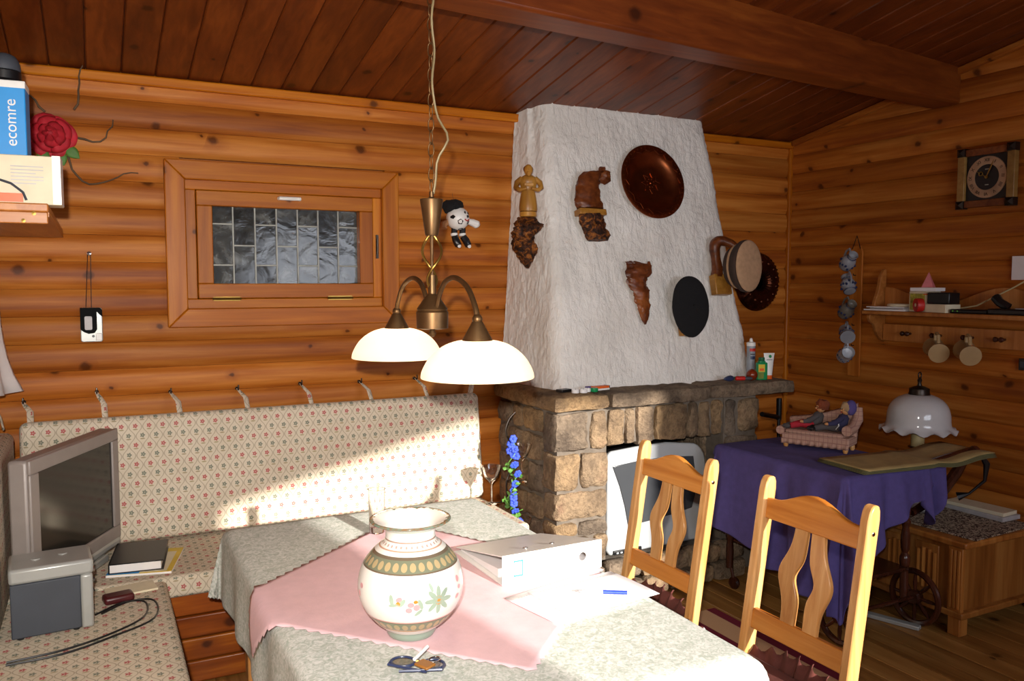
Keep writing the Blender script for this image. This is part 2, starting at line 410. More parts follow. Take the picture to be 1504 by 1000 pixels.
    def build(s, name, mat, parent=None, loc=(0, 0, 0), rot=(0, 0, 0), bevel=0, seg=2, smooth=35, uv=False, solid=0, sub=0):
        me = s.mesh(name, uv); me.materials.append(M[mat] if isinstance(mat, str) else mat)
        if smooth:
            for p in me.polygons: p.use_smooth = True
            me.set_sharp_from_angle(angle=rad(smooth))
        return place(name, me, parent, loc, rot, bevel, seg, solid, sub)

def place(name, me, parent=None, loc=(0, 0, 0), rot=(0, 0, 0), bevel=0, seg=2, solid=0, sub=0):
    o = bpy.data.objects.new(name, me); COL.objects.link(o); o.location = loc; o.rotation_euler = [rad(a) for a in rot]
    if parent: o.parent = parent
    if solid: m = o.modifiers.new('solid', 'SOLIDIFY'); m.thickness = solid; m.offset = 0
    if bevel:
        m = o.modifiers.new('bevel', 'BEVEL'); m.width = bevel; m.segments = seg; m.limit_method = 'ANGLE'; m.angle_limit = rad(40)
    if sub: m = o.modifiers.new('sub', 'SUBSURF'); m.levels = sub; m.render_levels = sub
    return o
def tag(o, label, cat, group=None):
    o['label'] = label; o['category'] = cat
    if group: o['group'] = group
    return o
def thing(name, label, cat, loc=(0, 0, 0), rot=(0, 0, 0), group=None):
    o = bpy.data.objects.new(name, None); COL.objects.link(o); o.empty_display_size = .05
    o.location = loc; o.rotation_euler = [rad(a) for a in rot]; return tag(o, label, cat, group)
def struct(o, label=None):
    o['kind'] = 'structure'
    if label: o['label'] = label
    return o
def dup(root, loc=None, rot=None, label=None):
    r = root.copy(); COL.objects.link(r)
    if loc is not None: r.location = loc
    if rot is not None: r.rotation_euler = [rad(a) for a in rot]
    if label: r['label'] = label
    for ch in list(root.children):
        c = ch.copy(); COL.objects.link(c); c.parent = r
        for g in list(ch.children): q = g.copy(); COL.objects.link(q); q.parent = c
    return r
def X4(loc=(0, 0, 0), rot=(0, 0, 0)): return Matrix.Translation(loc) @ Euler([rad(a) for a in rot]).to_matrix().to_4x4()
BACK = (90, 0, 0); RIGHT = (90, 0, -90); HOODROT = (77, 0, 0)
def text_mb(body, size, T):
    cu = bpy.data.curves.new('t', 'FONT'); cu.body = body; cu.size = size; cu.align_x = 'CENTER'; cu.align_y = 'CENTER'; cu.extrude = .0006; cu.resolution_u = 3
    o = bpy.data.objects.new('t', cu); me = o.to_mesh()
    v = [tuple(p.co) for p in me.vertices]; f = [tuple(p.vertices) for p in me.polygons]; o.to_mesh_clear()
    bpy.data.objects.remove(o); bpy.data.curves.remove(cu)
    return v, f
def circ(r, n=24, rx=1, ry=1, c=(0, 0)): return [(c[0] + r * rx * math.cos(2 * math.pi * i / n), c[1] + r * ry * math.sin(2 * math.pi * i / n)) for i in range(n)]
def rrect(w, h, r, n=4):
    p = []
    for cx, cy, a0 in ((w / 2 - r, h / 2 - r, 0), (-w / 2 + r, h / 2 - r, 90), (-w / 2 + r, -h / 2 + r, 180), (w / 2 - r, -h / 2 + r, 270)):
        for i in range(n + 1): a = rad(a0 + 90 * i / n); p.append((cx + r * math.cos(a), cy + r * math.sin(a)))
    return p
def lerp(a, b, t): return a + (b - a) * t

# ================================================================== THE SETTING
YB, XR, XL, YF = 4.15, 4.20, -.42, -.85
ZC, SL = 2.545, .181          # ceiling height at the back wall, slope towards the camera
LOGH = .1215
def ceil_z(y): return ZC + SL * (YB - y)

# floor with planks along y
fl_o = struct(MB().b2((XL - .1, YF - .1, -.1), (XR + .1, YB + .1, -.012)).build('floor', 'soot'), 'wooden plank floor')
pm = MB().b2((0, YF, -.012), (.116, YB, 0)).mesh('plank'); pm.materials.append(M['floor'])
for i in range(40): place('plank', pm, fl_o, (XL + i * .1165, 0, 0), bevel=.0025, seg=1)

# ceiling with planks up the slope
def slope_box(x0, x1, y0, y1, t0, t1):
    m = MB(); v = []
    for x in (x0, x1):
        for y in (y0, y1):
            for t in (t0, t1): v.append((x, y, ceil_z(y) + t))
    return m.add(v, [(0, 1, 3, 2), (4, 6, 7, 5), (0, 4, 5, 1), (2, 3, 7, 6), (0, 2, 6, 4), (1, 5, 7, 3)])
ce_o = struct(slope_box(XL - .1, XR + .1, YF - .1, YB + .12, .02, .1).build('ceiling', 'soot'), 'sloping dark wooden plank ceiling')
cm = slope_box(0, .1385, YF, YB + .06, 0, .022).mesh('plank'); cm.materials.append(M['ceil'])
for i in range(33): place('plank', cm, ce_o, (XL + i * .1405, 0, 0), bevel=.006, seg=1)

# walls of half-round logs
def log_mesh(L, axis):
    m = MB(); n = 9; prof = [(.03, 0)]
    for i in range(n + 1):
        t = i / n; a = lerp(-1, 1, t); prof.append((-.018 * (1 - abs(a) ** 3.4), .0006 + t * (LOGH - .0012)))
    prof.append((.03, LOGH))
    v = []
    for e in (0, L):
        for d, z in prof: v.append((e, d, z) if axis == 0 else (d, -e, z))
    k = len(prof); f = [tuple(range(k)), tuple(range(2 * k - 1, k - 1, -1))] + [(i, k + i, k + (i + 1) % k, (i + 1) % k) for i in range(k)]
    m.add(v, f); me = m.mesh('log'); me.materials.append(M['log_x' if axis == 0 else 'log_y'])
    for p in me.polygons: p.use_smooth = True
    me.set_sharp_from_angle(angle=rad(35)); return me
WX0, WX1, WZ0, WZ1 = .385, 1.345, 1.50, 2.095      # window hole in the back wall
wb = MB()
for lo, hi in (((XL - .1, YB + .026, 0), (WX0, YB + .14, 2.8)), ((WX1, YB + .026, 0), (XR + .1, YB + .14, 2.8)), ((WX0, YB + .026, 0), (WX1, YB + .14, WZ0)), ((WX0, YB + .026, WZ1), (WX1, YB + .14, 2.8))): wb.b2(lo, hi)
wall_back = struct(wb.build('wall_back', 'log_x', smooth=0), 'back wall of stacked half-round pine logs')
full = log_mesh(XR - XL + .02, 0); lm = log_mesh(WX0 - XL - .01, 0); rm = log_mesh(XR - WX1 - .01, 0)
for i in range(21):
    z = i * LOGH + .008
    if z + LOGH > WZ0 - .03 and z < WZ1 + .03:
        place('log', lm, wall_back, (XL, YB, z)); place('log', rm, wall_back, (WX1 + .02, YB, z))
    else: place('log', full, wall_back, (XL, YB, z))
wall_right = struct(MB().b2((XR + .026, YF - .1, 0), (XR + .14, YB + .1, 3.6)).build('wall_right', 'log_y', smooth=0), 'right wall of stacked half-round pine logs')
ylog = log_mesh(YB - YF, 1)
for i in range(28): place('log', ylog, wall_right, (XR, YB, i * LOGH + .03))
wall_left = struct(MB().b2((XL - .14, YF - .1, 0), (XL - .026, YB + .1, 3.6)).build('wall_left', 'log_y', smooth=0), 'left wall of stacked half-round pine logs')
for i in range(28): place('log', ylog, wall_left, (XL, YF, i * LOGH + .03), (0, 0, 180))
# wall behind the camera, with the window the sun comes in by
FX0, FX1, FZ0, FZ1 = 1.31, 3.36, 1.2, 2.28
fw = MB()
for lo, hi in (((XL - .1, YF - .12, 0), (FX0, YF, 3.6)), ((FX1, YF - .12, 0), (XR + .1, YF, 3.6)), ((FX0, YF - .12, 0), (FX1, YF, FZ0)), ((FX0, YF - .12, FZ1), (FX1, YF, 3.6))): fw.b2(lo, hi)
wall_front = struct(fw.build('wall_front', 'log_x', smooth=0), 'pine wall behind the viewer with a wide window opening')
# unseen swagged valance, added over that window to slant the sun patch
def val(u, v):
    x = lerp(FX0 - .1, FX1 + .1, u); low = 1.90 + .25 * (x - 1.25) * (1 if x < 2.6 else 0) + (.3375 + .02 * (x - 2.6) if x >= 2.6 else 0)
    return (x, YF + .03 + .012 * math.sin(u * 90), lerp(FZ1 + .06, min(low, FZ1), v))
tag(MB().grid(val, 120, 6).build('sun_edge_valance', 'paperw', solid=.003), 'unseen white valance added behind the viewer to slant the sunlight', 'curtain')

# mouldings
struct(MB().b2((XL, YB - .045, 2.50), (XR, YB + .0, 2.545)).build('trim_1', 'trim_x', bevel=.008), 'narrow pine moulding along the top of the back wall')
struct(MB().b2((XR - .035, YB - .035, 0), (XR - .0, YB - .0, 2.56)).build('trim_2', 'trim_z', bevel=.01), 'pine corner post strip between back and right walls')
t3 = slope_box(XR - .045, XR - .0, YF, YB - .05, -.04, 0)
struct(t3.build('trim_3', 'log_y', bevel=.008), 'pine moulding under the ceiling along the right wall')

# roof beam
bm_o = MB()
y0 = lambda x: 2.75 + (x - .9) * .107
v = []
for x in (XL, XR):
    yy = y0(x)
    for dy, z in ((0, 2.575), (-.17, 2.575), (-.17, ceil_z(yy - .17) + .015), (0, ceil_z(yy) + .015)): v.append((x, yy + dy, z))
bm_o.add(v, [(0, 1, 2, 3), (7, 6, 5, 4), (0, 4, 5, 1), (1, 5, 6, 2), (2, 6, 7, 3), (3, 7, 4, 0)])
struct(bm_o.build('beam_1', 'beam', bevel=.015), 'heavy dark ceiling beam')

# leaded window in the back wall -----------------------------------
win = thing('window_1', 'small pine framed window with leaded glass panes', 'window', (0, YB, 0)); win['kind'] = 'structure'; del win['category']
cx0, cx1, cz0, cz1 = .303, 1.420, 1.408, 2.18
def mitre(side):
    m = MB(); w = .088; a, b = -.062, -.018
    O = [(cx0, cz0), (cx1, cz0), (cx1, cz1), (cx0, cz1)]; I = [(cx0 + w, cz0 + w), (cx1 - w, cz0 + w), (cx1 - w, cz1 - w), (cx0 + w, cz1 - w)]
    j = (side + 1) % 4; q = [O[side], O[j], I[j], I[side]]
    v = [(x, a, z) for x, z in q] + [(x, b, z) for x, z in q]
    return m.add(v, [(0, 1, 2, 3), (7, 6, 5, 4), (0, 4, 5, 1), (1, 5, 6, 2), (2, 6, 7, 3), (3, 7, 4, 0)])
for sd in range(4): mitre(sd).build('casing_board', 'trim_x' if sd % 2 == 0 else 'trim_z', win, bevel=.005)
def frame4(x0, x1, z0, z1, w, ya, yb, name):
    for lo, hi, mt in (((x0, ya, z0), (x1, yb, z0 + w), 'trim_x'), ((x0, ya, z1 - w), (x1, yb, z1), 'trim_x'), ((x0, ya, z0 + w), (x0 + w, yb, z1 - w), 'trim_z'), ((x1 - w, ya, z0 + w), (x1, yb, z1 - w), 'trim_z')):
        MB().b2(lo, hi).build(name, mt, win, bevel=.004)
frame4(.390, 1.335, 1.493, 2.095, .047, -.035, .12, 'frame_board')
frame4(.439, 1.286, 1.542, 2.046, .070, -.045, .05, 'sash_board')
gx0, gx1, gz0, gz1 = .505, 1.220, 1.606, 1.982
cols = 7; cw = (gx1 - gx0) / cols
for c in range(cols):
    br = [.25, .75] if c % 2 == 0 else [.5]
    if c % 2 == 0: br = [.25, .77]
    zs = [0] + br + [1]
    for a, b in zip(zs, zs[1:]):
        za, zb = lerp(gz0, gz1, a), lerp(gz0, gz1, b)
        m = MB(); m.b2((-cw / 2 + .003, -.003, -(zb - za) / 2 + .003), (cw / 2 - .003, .003, (zb - za) / 2 - .003))
        m.build('pane', 'pane', win, (gx0 + (c + .5) * cw, .012, (za + zb) / 2), (random.uniform(-1.2, 1.2), 0, random.uniform(-1.2, 1.2)))
        if b < 1: MB().b2((gx0 + c * cw, .004, zb - .004), (gx0 + (c + 1) * cw, .02, zb + .004)).build('lead_came', 'lead', win, bevel=.002)
    if c: MB().b2((gx0 + c * cw - .004, .003, gz0), (gx0 + c * cw + .004, .021, gz1)).build('lead_came', 'lead', win, bevel=.002)
MB().b2((.4, .125, 1.49), (1.33, .14, 2.1)).build('added_backing', 'charcoal', win)  # added dark board standing in for the dim outside, stops light leaking in
h = MB().tube([(.815, -.05, 2.022), (.815, -.068, 2.022), (.915, -.068, 2.022), (.915, -.05, 2.022)], .009, 8); h.build('handle', 'white', win)
for x in (.565, 1.11): MB().tube([(x - .065, -.05, 1.54), (x + .065, -.05, 1.54)], .006, 8).b2((x - .06, -.047, 1.53), (x + .06, -.043, 1.55)).build('hinge', 'brass', win)
MB().b2((1.302, -.046, 1.74), (1.314, -.034, 1.86)).tube([(1.308, -.048, 1.76), (1.308, -.052, 1.84)], .005, 8).build('latch', 'darkmetal', win)

# ================================================================== FIREPLACE
fp = thing('fireplace', 'stone fireplace with tapering white stucco hood and thick stone mantel', 'fireplace', (2.66, 3.6, 0))
def F(m, name, mat, **kw):       # build in world coordinates under the fireplace root
    m.v = [(x - 2.66, y - 3.6, z) for x, y, z in m.v]; return m.build(name, mat, fp, **kw)
core = MB()
core.b2((2.02, 3.49, 0), (2.31, 4.12, 1.0)).b2((3.08, 3.49, 0), (3.31, 4.12, 1.0)).b2((2.31, 3.50, .79), (3.08, 4.12, 1.0)).b2((2.05, 3.49, 0), (3.10, 4.12, .19))
F(core, 'mortar_core', 'mortar', smooth=0)
F(MB().b2((2.31, 4.06, .19), (3.08, 4.11, .79)), 'firebox_back', 'soot', smooth=0)
def stone_mb(lo, hi, seed, amp=.010, res=.055):
    m = MB(); d = [b - a for a, b in zip(lo, hi)]; n = [max(2, min(14, int(x / res) + 1)) for x in d]; idx = {}; V = []; Fc = []
    def vid(i, j, k):
        if (i, j, k) not in idx:
            idx[(i, j, k)] = len(V); p = [lo[a] + d[a] * q / n[a] for a, q in enumerate((i, j, k))]
            edge = sum(q in (0, n[a]) for a, q in enumerate((i, j, k)))
            if edge >= 2:
                c = [(lo[a] + hi[a]) / 2 for a in range(3)]; r = .007 if edge == 2 else .010
                p = [p[a] - math.copysign(min(r, d[a] * .2), p[a] - c[a]) if (i, j, k)[a] in (0, n[a]) else p[a] for a in range(3)]
            V.append(p)
        return idx[(i, j, k)]
    for a in range(3):
        b, c = (a + 1) % 3, (a + 2) % 3
        for e in (0, n[a]):
            for p in range(n[b]):
                for q in range(n[c]):
                    def mk(x, y):
                        t = [0, 0, 0]; t[a] = e; t[b] = x; t[c] = y; return vid(*t)
                    quad = (mk(p, q), mk(p + 1, q), mk(p + 1, q + 1), mk(p, q + 1)); Fc.append(quad if e else quad[::-1])
    m.add(V, Fc); m.noisy(amp, 9, seed); m.noisy(amp * .8, 24, seed + 3); return m
sid = [0]
def stone(lo, hi, name='stone', amp=.012, res=.032):
    sid[0] += 1; F(stone_mb(lo, hi, sid[0], amp, res), name, 'stone', smooth=50)
yf, g = 3.468, .006
# left pier, front and corner
for x0, x1, z0, z1 in ((2.0, 2.195, .775, .972), (2.205, 2.305, .775, .972), (2.0, 2.14, .575, .765), (2.152, 2.315, .582, .763), (2.0, 2.312, .425, .565), (2.0, 2.135, .345, .416), (2.146, 2.312, .340, .416), (2.0, 2.22, .205, .332), (2.232, 2.312, .205, .332), (2.0, 2.17, 0, .195)):
    stone((x0, yf, z0), (x1, yf + (.14 if x0 == 2.0 else .08), z1))
# lintel
lx = [2.312, 2.42, 2.49, 2.61, 2.83, 2.90, 2.99, 3.075]
for a, b in zip(lx, lx[1:]): stone((a + .004, yf + .005, .775 + random.uniform(0, .01)), (b - .004, yf + .09, .972))
# right pier
for x0, x1, z0, z1 in ((3.082, 3.165, .775, .972), (3.175, 3.325, .79, .972), (3.085, 3.325, .67, .765), (3.085, 3.19, .49, .66), (3.20, 3.325, .52, .66), (3.085, 3.325, .35, .48), (3.085, 3.325, .205, .34)):
    stone((x0, yf + .004, z0), (x1, yf + .15, z1))
# inner faces of the piers
for k in range(3): stone((2.295, 3.56, .2 + k * .19), (2.325, 3.85, .38 + k * .19)); stone((3.07, 3.63, .2 + k * .19), (3.10, 3.9, .38 + k * .19))
# left side face
rows = [(.85, .97), (.70, .84), (.53, .69), (.40, .52), (.27, .39), (.12, .26), (0, .11)]
for z0, z1 in rows:
    y = 3.618
    while y < 4.08:
        w = random.choice([.13, .17, .22]); e = min(y + w, 4.12)
        if 4.12 - e < .06: e = 4.12
        stone((1.998, y, z0), (2.06, e - .01, z1)); y = e
# raised hearth
x = 2.03
for z0, z1 in ((.0, .10), (.108, .205)):
    x = 2.03 + (0 if z0 else .0)
    while x < 3.14:
        e = min(x + random.choice([.16, .22, .3]), 3.17); e = 3.17 if 3.17 - e < .07 else e
        stone((x, 3.375, z0), (e - .008, 3.465, z1), amp=.008); x = e
# mantel slabs
stone((1.965, 3.415, .985), (2.285, 4.115, 1.065), 'mantel_stone', .007); stone((2.292, 3.415, .985), (2.93, 4.115, 1.067), 'mantel_stone', .007); stone((2.937, 3.425, .987), (3.55, 4.115, 1.067), 'mantel_stone', .007)
# stucco hood
def hood_pt(u, t):
    z = lerp(1.055, 2.66, t); k = (z - 1.07) / 1.51
    bx0, fx0, fx1, bx1 = lerp(2.03, 2.115, k), lerp(2.10, 2.17, k), lerp(3.40, 3.325, k), lerp(3.46, 3.42, k)
    fy, by, r = lerp(3.60, 3.95, k), 4.13, lerp(.055, .09, k)
    segs = [Vector((bx0, by)), Vector((lerp(bx0, fx0, .5), lerp(by, fy, .5))), Vector((fx0 - .004, fy + r))]
    for i in range(1, 6): a = rad(180 + 90 * i / 6); segs.append(Vector((fx0 + r + r * math.cos(a), fy + r + r * math.sin(a))))
    segs += [Vector((fx0 + r, fy)), Vector((fx1 - r, fy))]
    for i in range(1, 6): a = rad(270 + 90 * i / 6); segs.append(Vector((fx1 - r + r * math.cos(a), fy + r + r * math.sin(a))))
    segs += [Vector((fx1, fy + r)), Vector((bx1, by))]
    Ls = [(b - a).length for a, b in zip(segs, segs[1:])]; T = sum(Ls); d = u * T
    for i, l in enumerate(Ls):
        if d <= l or i == len(Ls) - 1: p = segs[i].lerp(segs[i + 1], min(1, d / l)); dirv = (segs[i + 1] - segs[i]).normalized(); break
        d -= l
    nrm = Vector((dirv.y, -dirv.x)); q = Vector((p.x * 1.0, p.y, z))
    dsp = noise.fractal(Vector((p.x * 9, p.y * 9, z * 4)), .9, 2.1, 4) * .0065 + noise.fractal(q * 34, .9, 2, 3) * .0034 + noise.noise(q * 3) * .008
    return (p.x + nrm.x * dsp, p.y + nrm.y * dsp, z)
F(MB().grid(hood_pt, 250, 190), 'hood', 'stucco', smooth=80)

# television inside the firebox --------------------------------------
tv = thing('television', 'silver tube television standing in the fireplace opening', 'television', (2.655, 3.50, .205), (0, 0, 2))
w2, hh = .335, .555
out = [(-w2, .03), (-w2 + .02, 0), (w2 - .02, 0), (w2, .03), (w2 + .005, .25)] + [(w2 - .01 - .11 * (1 - math.cos(rad(a))), .42 + .12 * math.sin(rad(a))) for a in range(0, 91, 15)] + [(.05, hh + .005), (-.15, hh), (-w2 + .02, hh - .01), (-w2, hh - .03)]
T = X4((0, 0, 0), (90, 0, 0))
fr = MB().prism(out, -.03, .0, T); fr.build('bezel', 'tvsilver', tv, bevel=.01)
MB().add([(-.30, .03, .04), (.30, .03, .04), (.30, .03, .48), (-.30, .03, .48), (-.2, .40, .08), (.2, .40, .08), (.2, .40, .4), (-.2, .40, .4)], [(0, 3, 2, 1), (4, 5, 6, 7), (0, 1, 5, 4), (1, 2, 6, 5), (2, 3, 7, 6), (3, 0, 4, 7)]).build('tube_housing', 'charcoal', tv, bevel=.02)
scr = [(-.205, .145), (-.10, .150), (.08, .165), (.225, .185), (.245, .25), (.25, .35), (.23, .47), (.05, .485), (-.15, .482), (-.308, .470), (-.262, .36), (-.228, .25)]
MB().prism(scr, .0005, .006, T).build('screen', 'screen2', tv, bevel=.003)
MB().b2((-.3, -.012, .004), (-.12, .0, .026)).build('control_strip', 'black', tv, bevel=.003)
for i in range(6): MB().b2((-.285 + i * .025, -.0145, .01), (-.272 + i * .025, -.012, .018)).build('button', 'tvsilver', tv)

# ================================================================== BENCH AND CUSHIONS
bench = thing('corner_bench', 'dark slatted wooden base of the upholstered corner bench', 'bench', (.6, 3.7, 0))
def Bn(lo, hi, name, bev=.006): MB().b2([lo[0] - .6, lo[1] - 3.7, lo[2]], [hi[0] - .6, hi[1] - 3.7, hi[2]]).build(name, 'bench', bench, bevel=bev)
for k in range(4): Bn((.17, 3.45, .005 + k * .094), (1.84, 3.475, .005 + k * .094 + .088), 'front_board')
for k in range(4): Bn((.145, .8, .005 + k * .094), (.17, 3.475, .005 + k * .094 + .088), 'side_board')
Bn((-.39, 3.475, .35), (1.84, 4.1, .378), 'seat_board'); Bn((-.39, .8, .35), (.145, 3.475, .378), 'seat_board'); Bn((1.815, 3.48, 0), (1.84, 4.1, .35), 'end_board')

def cushion(name, lo, hi, label, T=None, nseg=40, loc=(0, 0, 0), rot=(0, 0, 0), r=.02, grp=None):
    m = MB().b2(lo, hi); o = m.build(name, 'fabric', None, loc, rot, bevel=r, seg=4, uv=True, smooth=60); return tag(o, label, 'cushion', grp)
cushion('seat_cushion', (-.38, 3.41, .379), (1.83, 3.985, .468), 'flower patterned seat cushion of the bench along the window wall')
cushion('seat_cushion', (-.37, .85, .379), (.218, 3.395, .468), 'flower patterned seat cushion with the television and stereo standing on it')
bc = cushion('back_cushion', (-1.06, -.045, 0), (1.06, .045, .555), 'long flower patterned back cushion hung below the leaded window', loc=(.762, 3.945, .475), rot=(-8, 0, 0), r=.03)
lc = cushion('back_cushion', (-.04, -1.1, 0), (.04, 1.1, .55), 'flower patterned back cushion hung on the left wall', loc=(-.345, 2.75, .468), rot=(0, 0, 0), r=.03)
for i, (x, z) in enumerate([(-.285, 1.1), (-.001, 1.128), (.305, 1.109), (.604, 1.107), (.905, 1.114), (1.208, 1.107), (1.509, 1.109), (1.814, 1.104)]):
    hk = thing('wall_hook', 'small dark log wall hook, %s counted from the fireplace' % ('eighth', 'seventh', 'sixth', 'fifth', 'fourth', 'third', 'second', 'first')[i], 'hook', (x, YB - .026, z), BACK, 'hooks above the long back cushion')
    MB().lathe([(.009, -.004), (.009, .003), (.004, .006), (.0035, .03)], 10).build('screw_plate', 'darkmetal', hk)
    MB().tube([(0, 0, .028), (0, -.004, .034), (0, 0, .042), (0, .012, .045), (0, .022, .042)], .0035, 6).build('hook_arm', 'darkmetal', hk)
    bx = x - .762; bx = max(-1.03, min(1.02, bx + (.03 if x < 1.7 else -.004)))
    L0 = Vector((x - .762, .1, z - 1.012 + .554))
    q = [L0 + Vector((-.002, -.03, 0)), L0.lerp(Vector((bx, 0, .56)), .5) + Vector((.012, -.03, 0)), Vector((bx, -.012, .552))]
    MB().tube([q[0], q[0].lerp(q[1], .5), q[1], q[2]], [.007, .013, .014, .013], 6, flat=.35).build('hanging_loop', 'fabric', bc, uv=True)
for i, y in enumerate((3.9, 3.72, 3.5)):
    hk = thing('wall_hook', 'small dark left wall hook, %s counted from the room corner' % ('first', 'second', 'third')[i], 'hook', (XL + .026, y, 1.12), (90, 0, 90), 'hooks above the left wall cushion')
    MB().tube([(0, 0, .0), (0, 0, .03), (0, .015, .034)], .0035, 6).build('hook_arm', 'darkmetal', hk)
    MB().tube([(-.03, y - 2.75, .655), (-.01, y - 2.75 + .012, .6), (0, y - 2.75 + .01, .548)], [.008, .013, .012], 6, flat=.35).build('hanging_loop', 'fabric', lc, uv=True)

# ================================================================== TABLE
TX0, TX1, TY0, TY1, TZ = .385, 1.345, 1.385, 2.985, .755
tb = thing('dining_table', 'wooden dining table under a mottled grey cloth', 'table', ((TX0 + TX1) / 2, (TY0 + TY1) / 2, 0))
MB().box((0, 0, TZ - .02), (TX1 - TX0 - .012, TY1 - TY0 - .012, .034)).build('tabletop', 'pine', tb, bevel=.005)
for sx in (-1, 1):
    for sy in (-1, 1): MB().box((sx * .40, sy * .70, .359), (.065, .065, .718)).build('leg', 'pine', tb, bevel=.006)
for sx in (-1, 1): MB().box((sx * .40, 0, .66), (.025, 1.32, .09)).build('apron', 'pine', tb)
for sy in (-1, 1): MB().box((0, sy * .70, .66), (.72, .025, .09)).build('apron', 'pine', tb)
def drape(name, T, P, mat, drop, label, cat):
    pass
cl = MB(); NX, NY, D = 48, 76, .265
def cpt(s, t):
    """s,t cloth coordinates in metres measured from the table corner; outside -> hangs down"""
    ex = max(0, -s, s - (TX1 - TX0)); ey = max(0, -t, t - (TY1 - TY0))
    x = TX0 + min(max(s, 0), TX1 - TX0); y = TY0 + min(max(t, 0), TY1 - TY0)
    dx = -1 if s < 0 else (1 if s > TX1 - TX0 else 0); dy = -1 if t < 0 else (1 if t > TY1 - TY0 else 0)
    e = max(ex, ey); z = TZ + .003
    if e > 0:
        z -= max(0, e - .004); w = e / D
        fo = .010 * w * math.sin((x + y) * 21 + 1.0) + .006 * w
        if dx and dy:
            m = min(ex, ey) / D; x += dx * (.006 + .05 * m + fo * .4); y += dy * (.006 + .05 * m + fo * .4)
        else: x += dx * (.006 + fo); y += dy * (.006 + fo)
    return (x, y, z)
SS = [-D + D * i / 9 for i in range(9)] + [(TX1 - TX0) * i / 14 for i in range(15)] + [TX1 - TX0 + D * (i + 1) / 9 for i in range(9)]
TT = [-D + D * i / 9 for i in range(9)] + [(TY1 - TY0) * i / 30 for i in range(31)] + [TY1 - TY0 + D * (i + 1) / 9 for i in range(9)]
nu, nv = len(SS) - 1, len(TT) - 1
def cfn(u, v):
    i, j = round(u * nu), round(v * nv); p = list(cpt(SS[i], TT[j]))
    if i in (0, nu) or j in (0, nv): p[2] += .008 * (1 if (i + j) % 2 else -1)
    return (p[0] - .865, p[1] - 2.185, p[2] - TZ)
cl.grid(cfn, nu, nv)
tag(cl.build('tablecloth', 'cloth', None, (.865, 2.185, TZ), solid=.002, sub=1, smooth=80), 'mottled grey-green tablecloth hanging over the dining table', 'tablecloth')
# pink square cloth laid diagonally
Lc, Fa, Rc, Ne = Vector((.235, 2.22)), Vector((.935, 2.79)), Vector((1.335, 2.03)), Vector((.84, 1.55))
def pfn(u, v):
    a = Lc.lerp(Fa, u); b = Ne.lerp(Rc, u); p = a.lerp(b, v)
    x, y = p; z = TZ + .0085 + .0012 * noise.noise(Vector((x * 7, y * 7, 0)))
    sc = .006 * (1 if int(round((u if v in (0, 1) else v) * 48)) % 2 else -1)
    if u in (0, 1) or v in (0, 1):
        c = (Lc + Fa + Rc + Ne) / 4; d = (p - c).normalized(); x += d.x * sc; y += d.y * sc
    lim = TX0 - .012
    if x < lim + .02:
        e = lim + .02 - x; x = lim - .013 + .02 * math.exp(-e * 40) - .012 * min(1, e / .1); z -= max(0, e - .01)
    return (x - .85, y - 2.15, z - TZ)
tag(MB().grid(pfn, 48, 48).build('pink_cloth', 'pink', None, (.85, 2.15, TZ), solid=.0015, smooth=80), 'pale pink square cloth laid diagonally on the grey tablecloth', 'tablecloth')
TT_ = TZ + .0115

# vase
vz = thing('vase', 'bulbous white ceramic vase with painted flowers and green bands', 'vase', (.668, 1.862, TT_ - .001))
VP = [(.056, 0), (.060, .008), (.064, .02), (.083, .034), (.107, .062), (.123, .093), (.128, .122), (.1245, .152), (.114, .180), (.096, .204), (.079, .220), (.066, .229), (.061, .238), (.060, .252), (.065, .264), (.080, .273), (.095, .279)]
VI = [(.095, .279), (.0985, .282), (.096, .285), (.086, .283), (.070, .275), (.058, .264), (.055, .25), (.058, .232), (.073, .215), (.105, .17), (.112, .12), (.085, .05), (.04, .02), (0, .018)]
def smooth_prof(p, n=3):
    out = []
    for i in range(len(p) - 1):
        p0, p1, p2, p3 = p[max(i - 1, 0)], p[i], p[i + 1], p[min(i + 2, len(p) - 1)]
        for k in range(n):
            t = k / n; out.append(tuple((.5 * (2 * b + (c - a) * t + (2 * a - 5 * b + 4 * c - d_) * t * t + (3 * b - a - 3 * c + d_) * t ** 3)) for a, b, c, d_ in zip(p0, p1, p2, p3)))
    return [(max(0, r), z) for r, z in out] + [p[-1]]
MB().lathe(smooth_prof(VP), 56, cap=False).build('body', 'vase', vz, smooth=60)
def m_lip():
    n = N('vase_lip_glaze'); sp = n.n('ShaderNodeSeparateXYZ'); v = n.coord('Object'); n.l(v, sp.inputs[0])
    r = n.math('SQRT', n.math('ADD', n.math('MULTIPLY', sp.outputs[0], sp.outputs[0]), n.math('MULTIPLY', sp.outputs[1], sp.outputs[1])))
    f = n.math('GREATER_THAN', n.math('ADD', r, n.math('MULTIPLY', n.math('SUBTRACT', n.noise(v, 60, 3), .5), .03)), .089)
    return n.done(n.mix(f, lin('ece8e0'), n.ramp(n.noise(v, 90, 3), [(.4, lin('6f8474')), (.6, lin('8a6a4c'))])), .16)
MB().lathe(smooth_prof(VI), 56, cap=False).build('lining', m_lip(), vz, smooth=60)
def vr(z):
    for (r0, z0), (r1, z1) in zip(VP, VP[1:]):
        if z0 <= z <= z1: return lerp(r0, r1, (z - z0) / (z1 - z0))
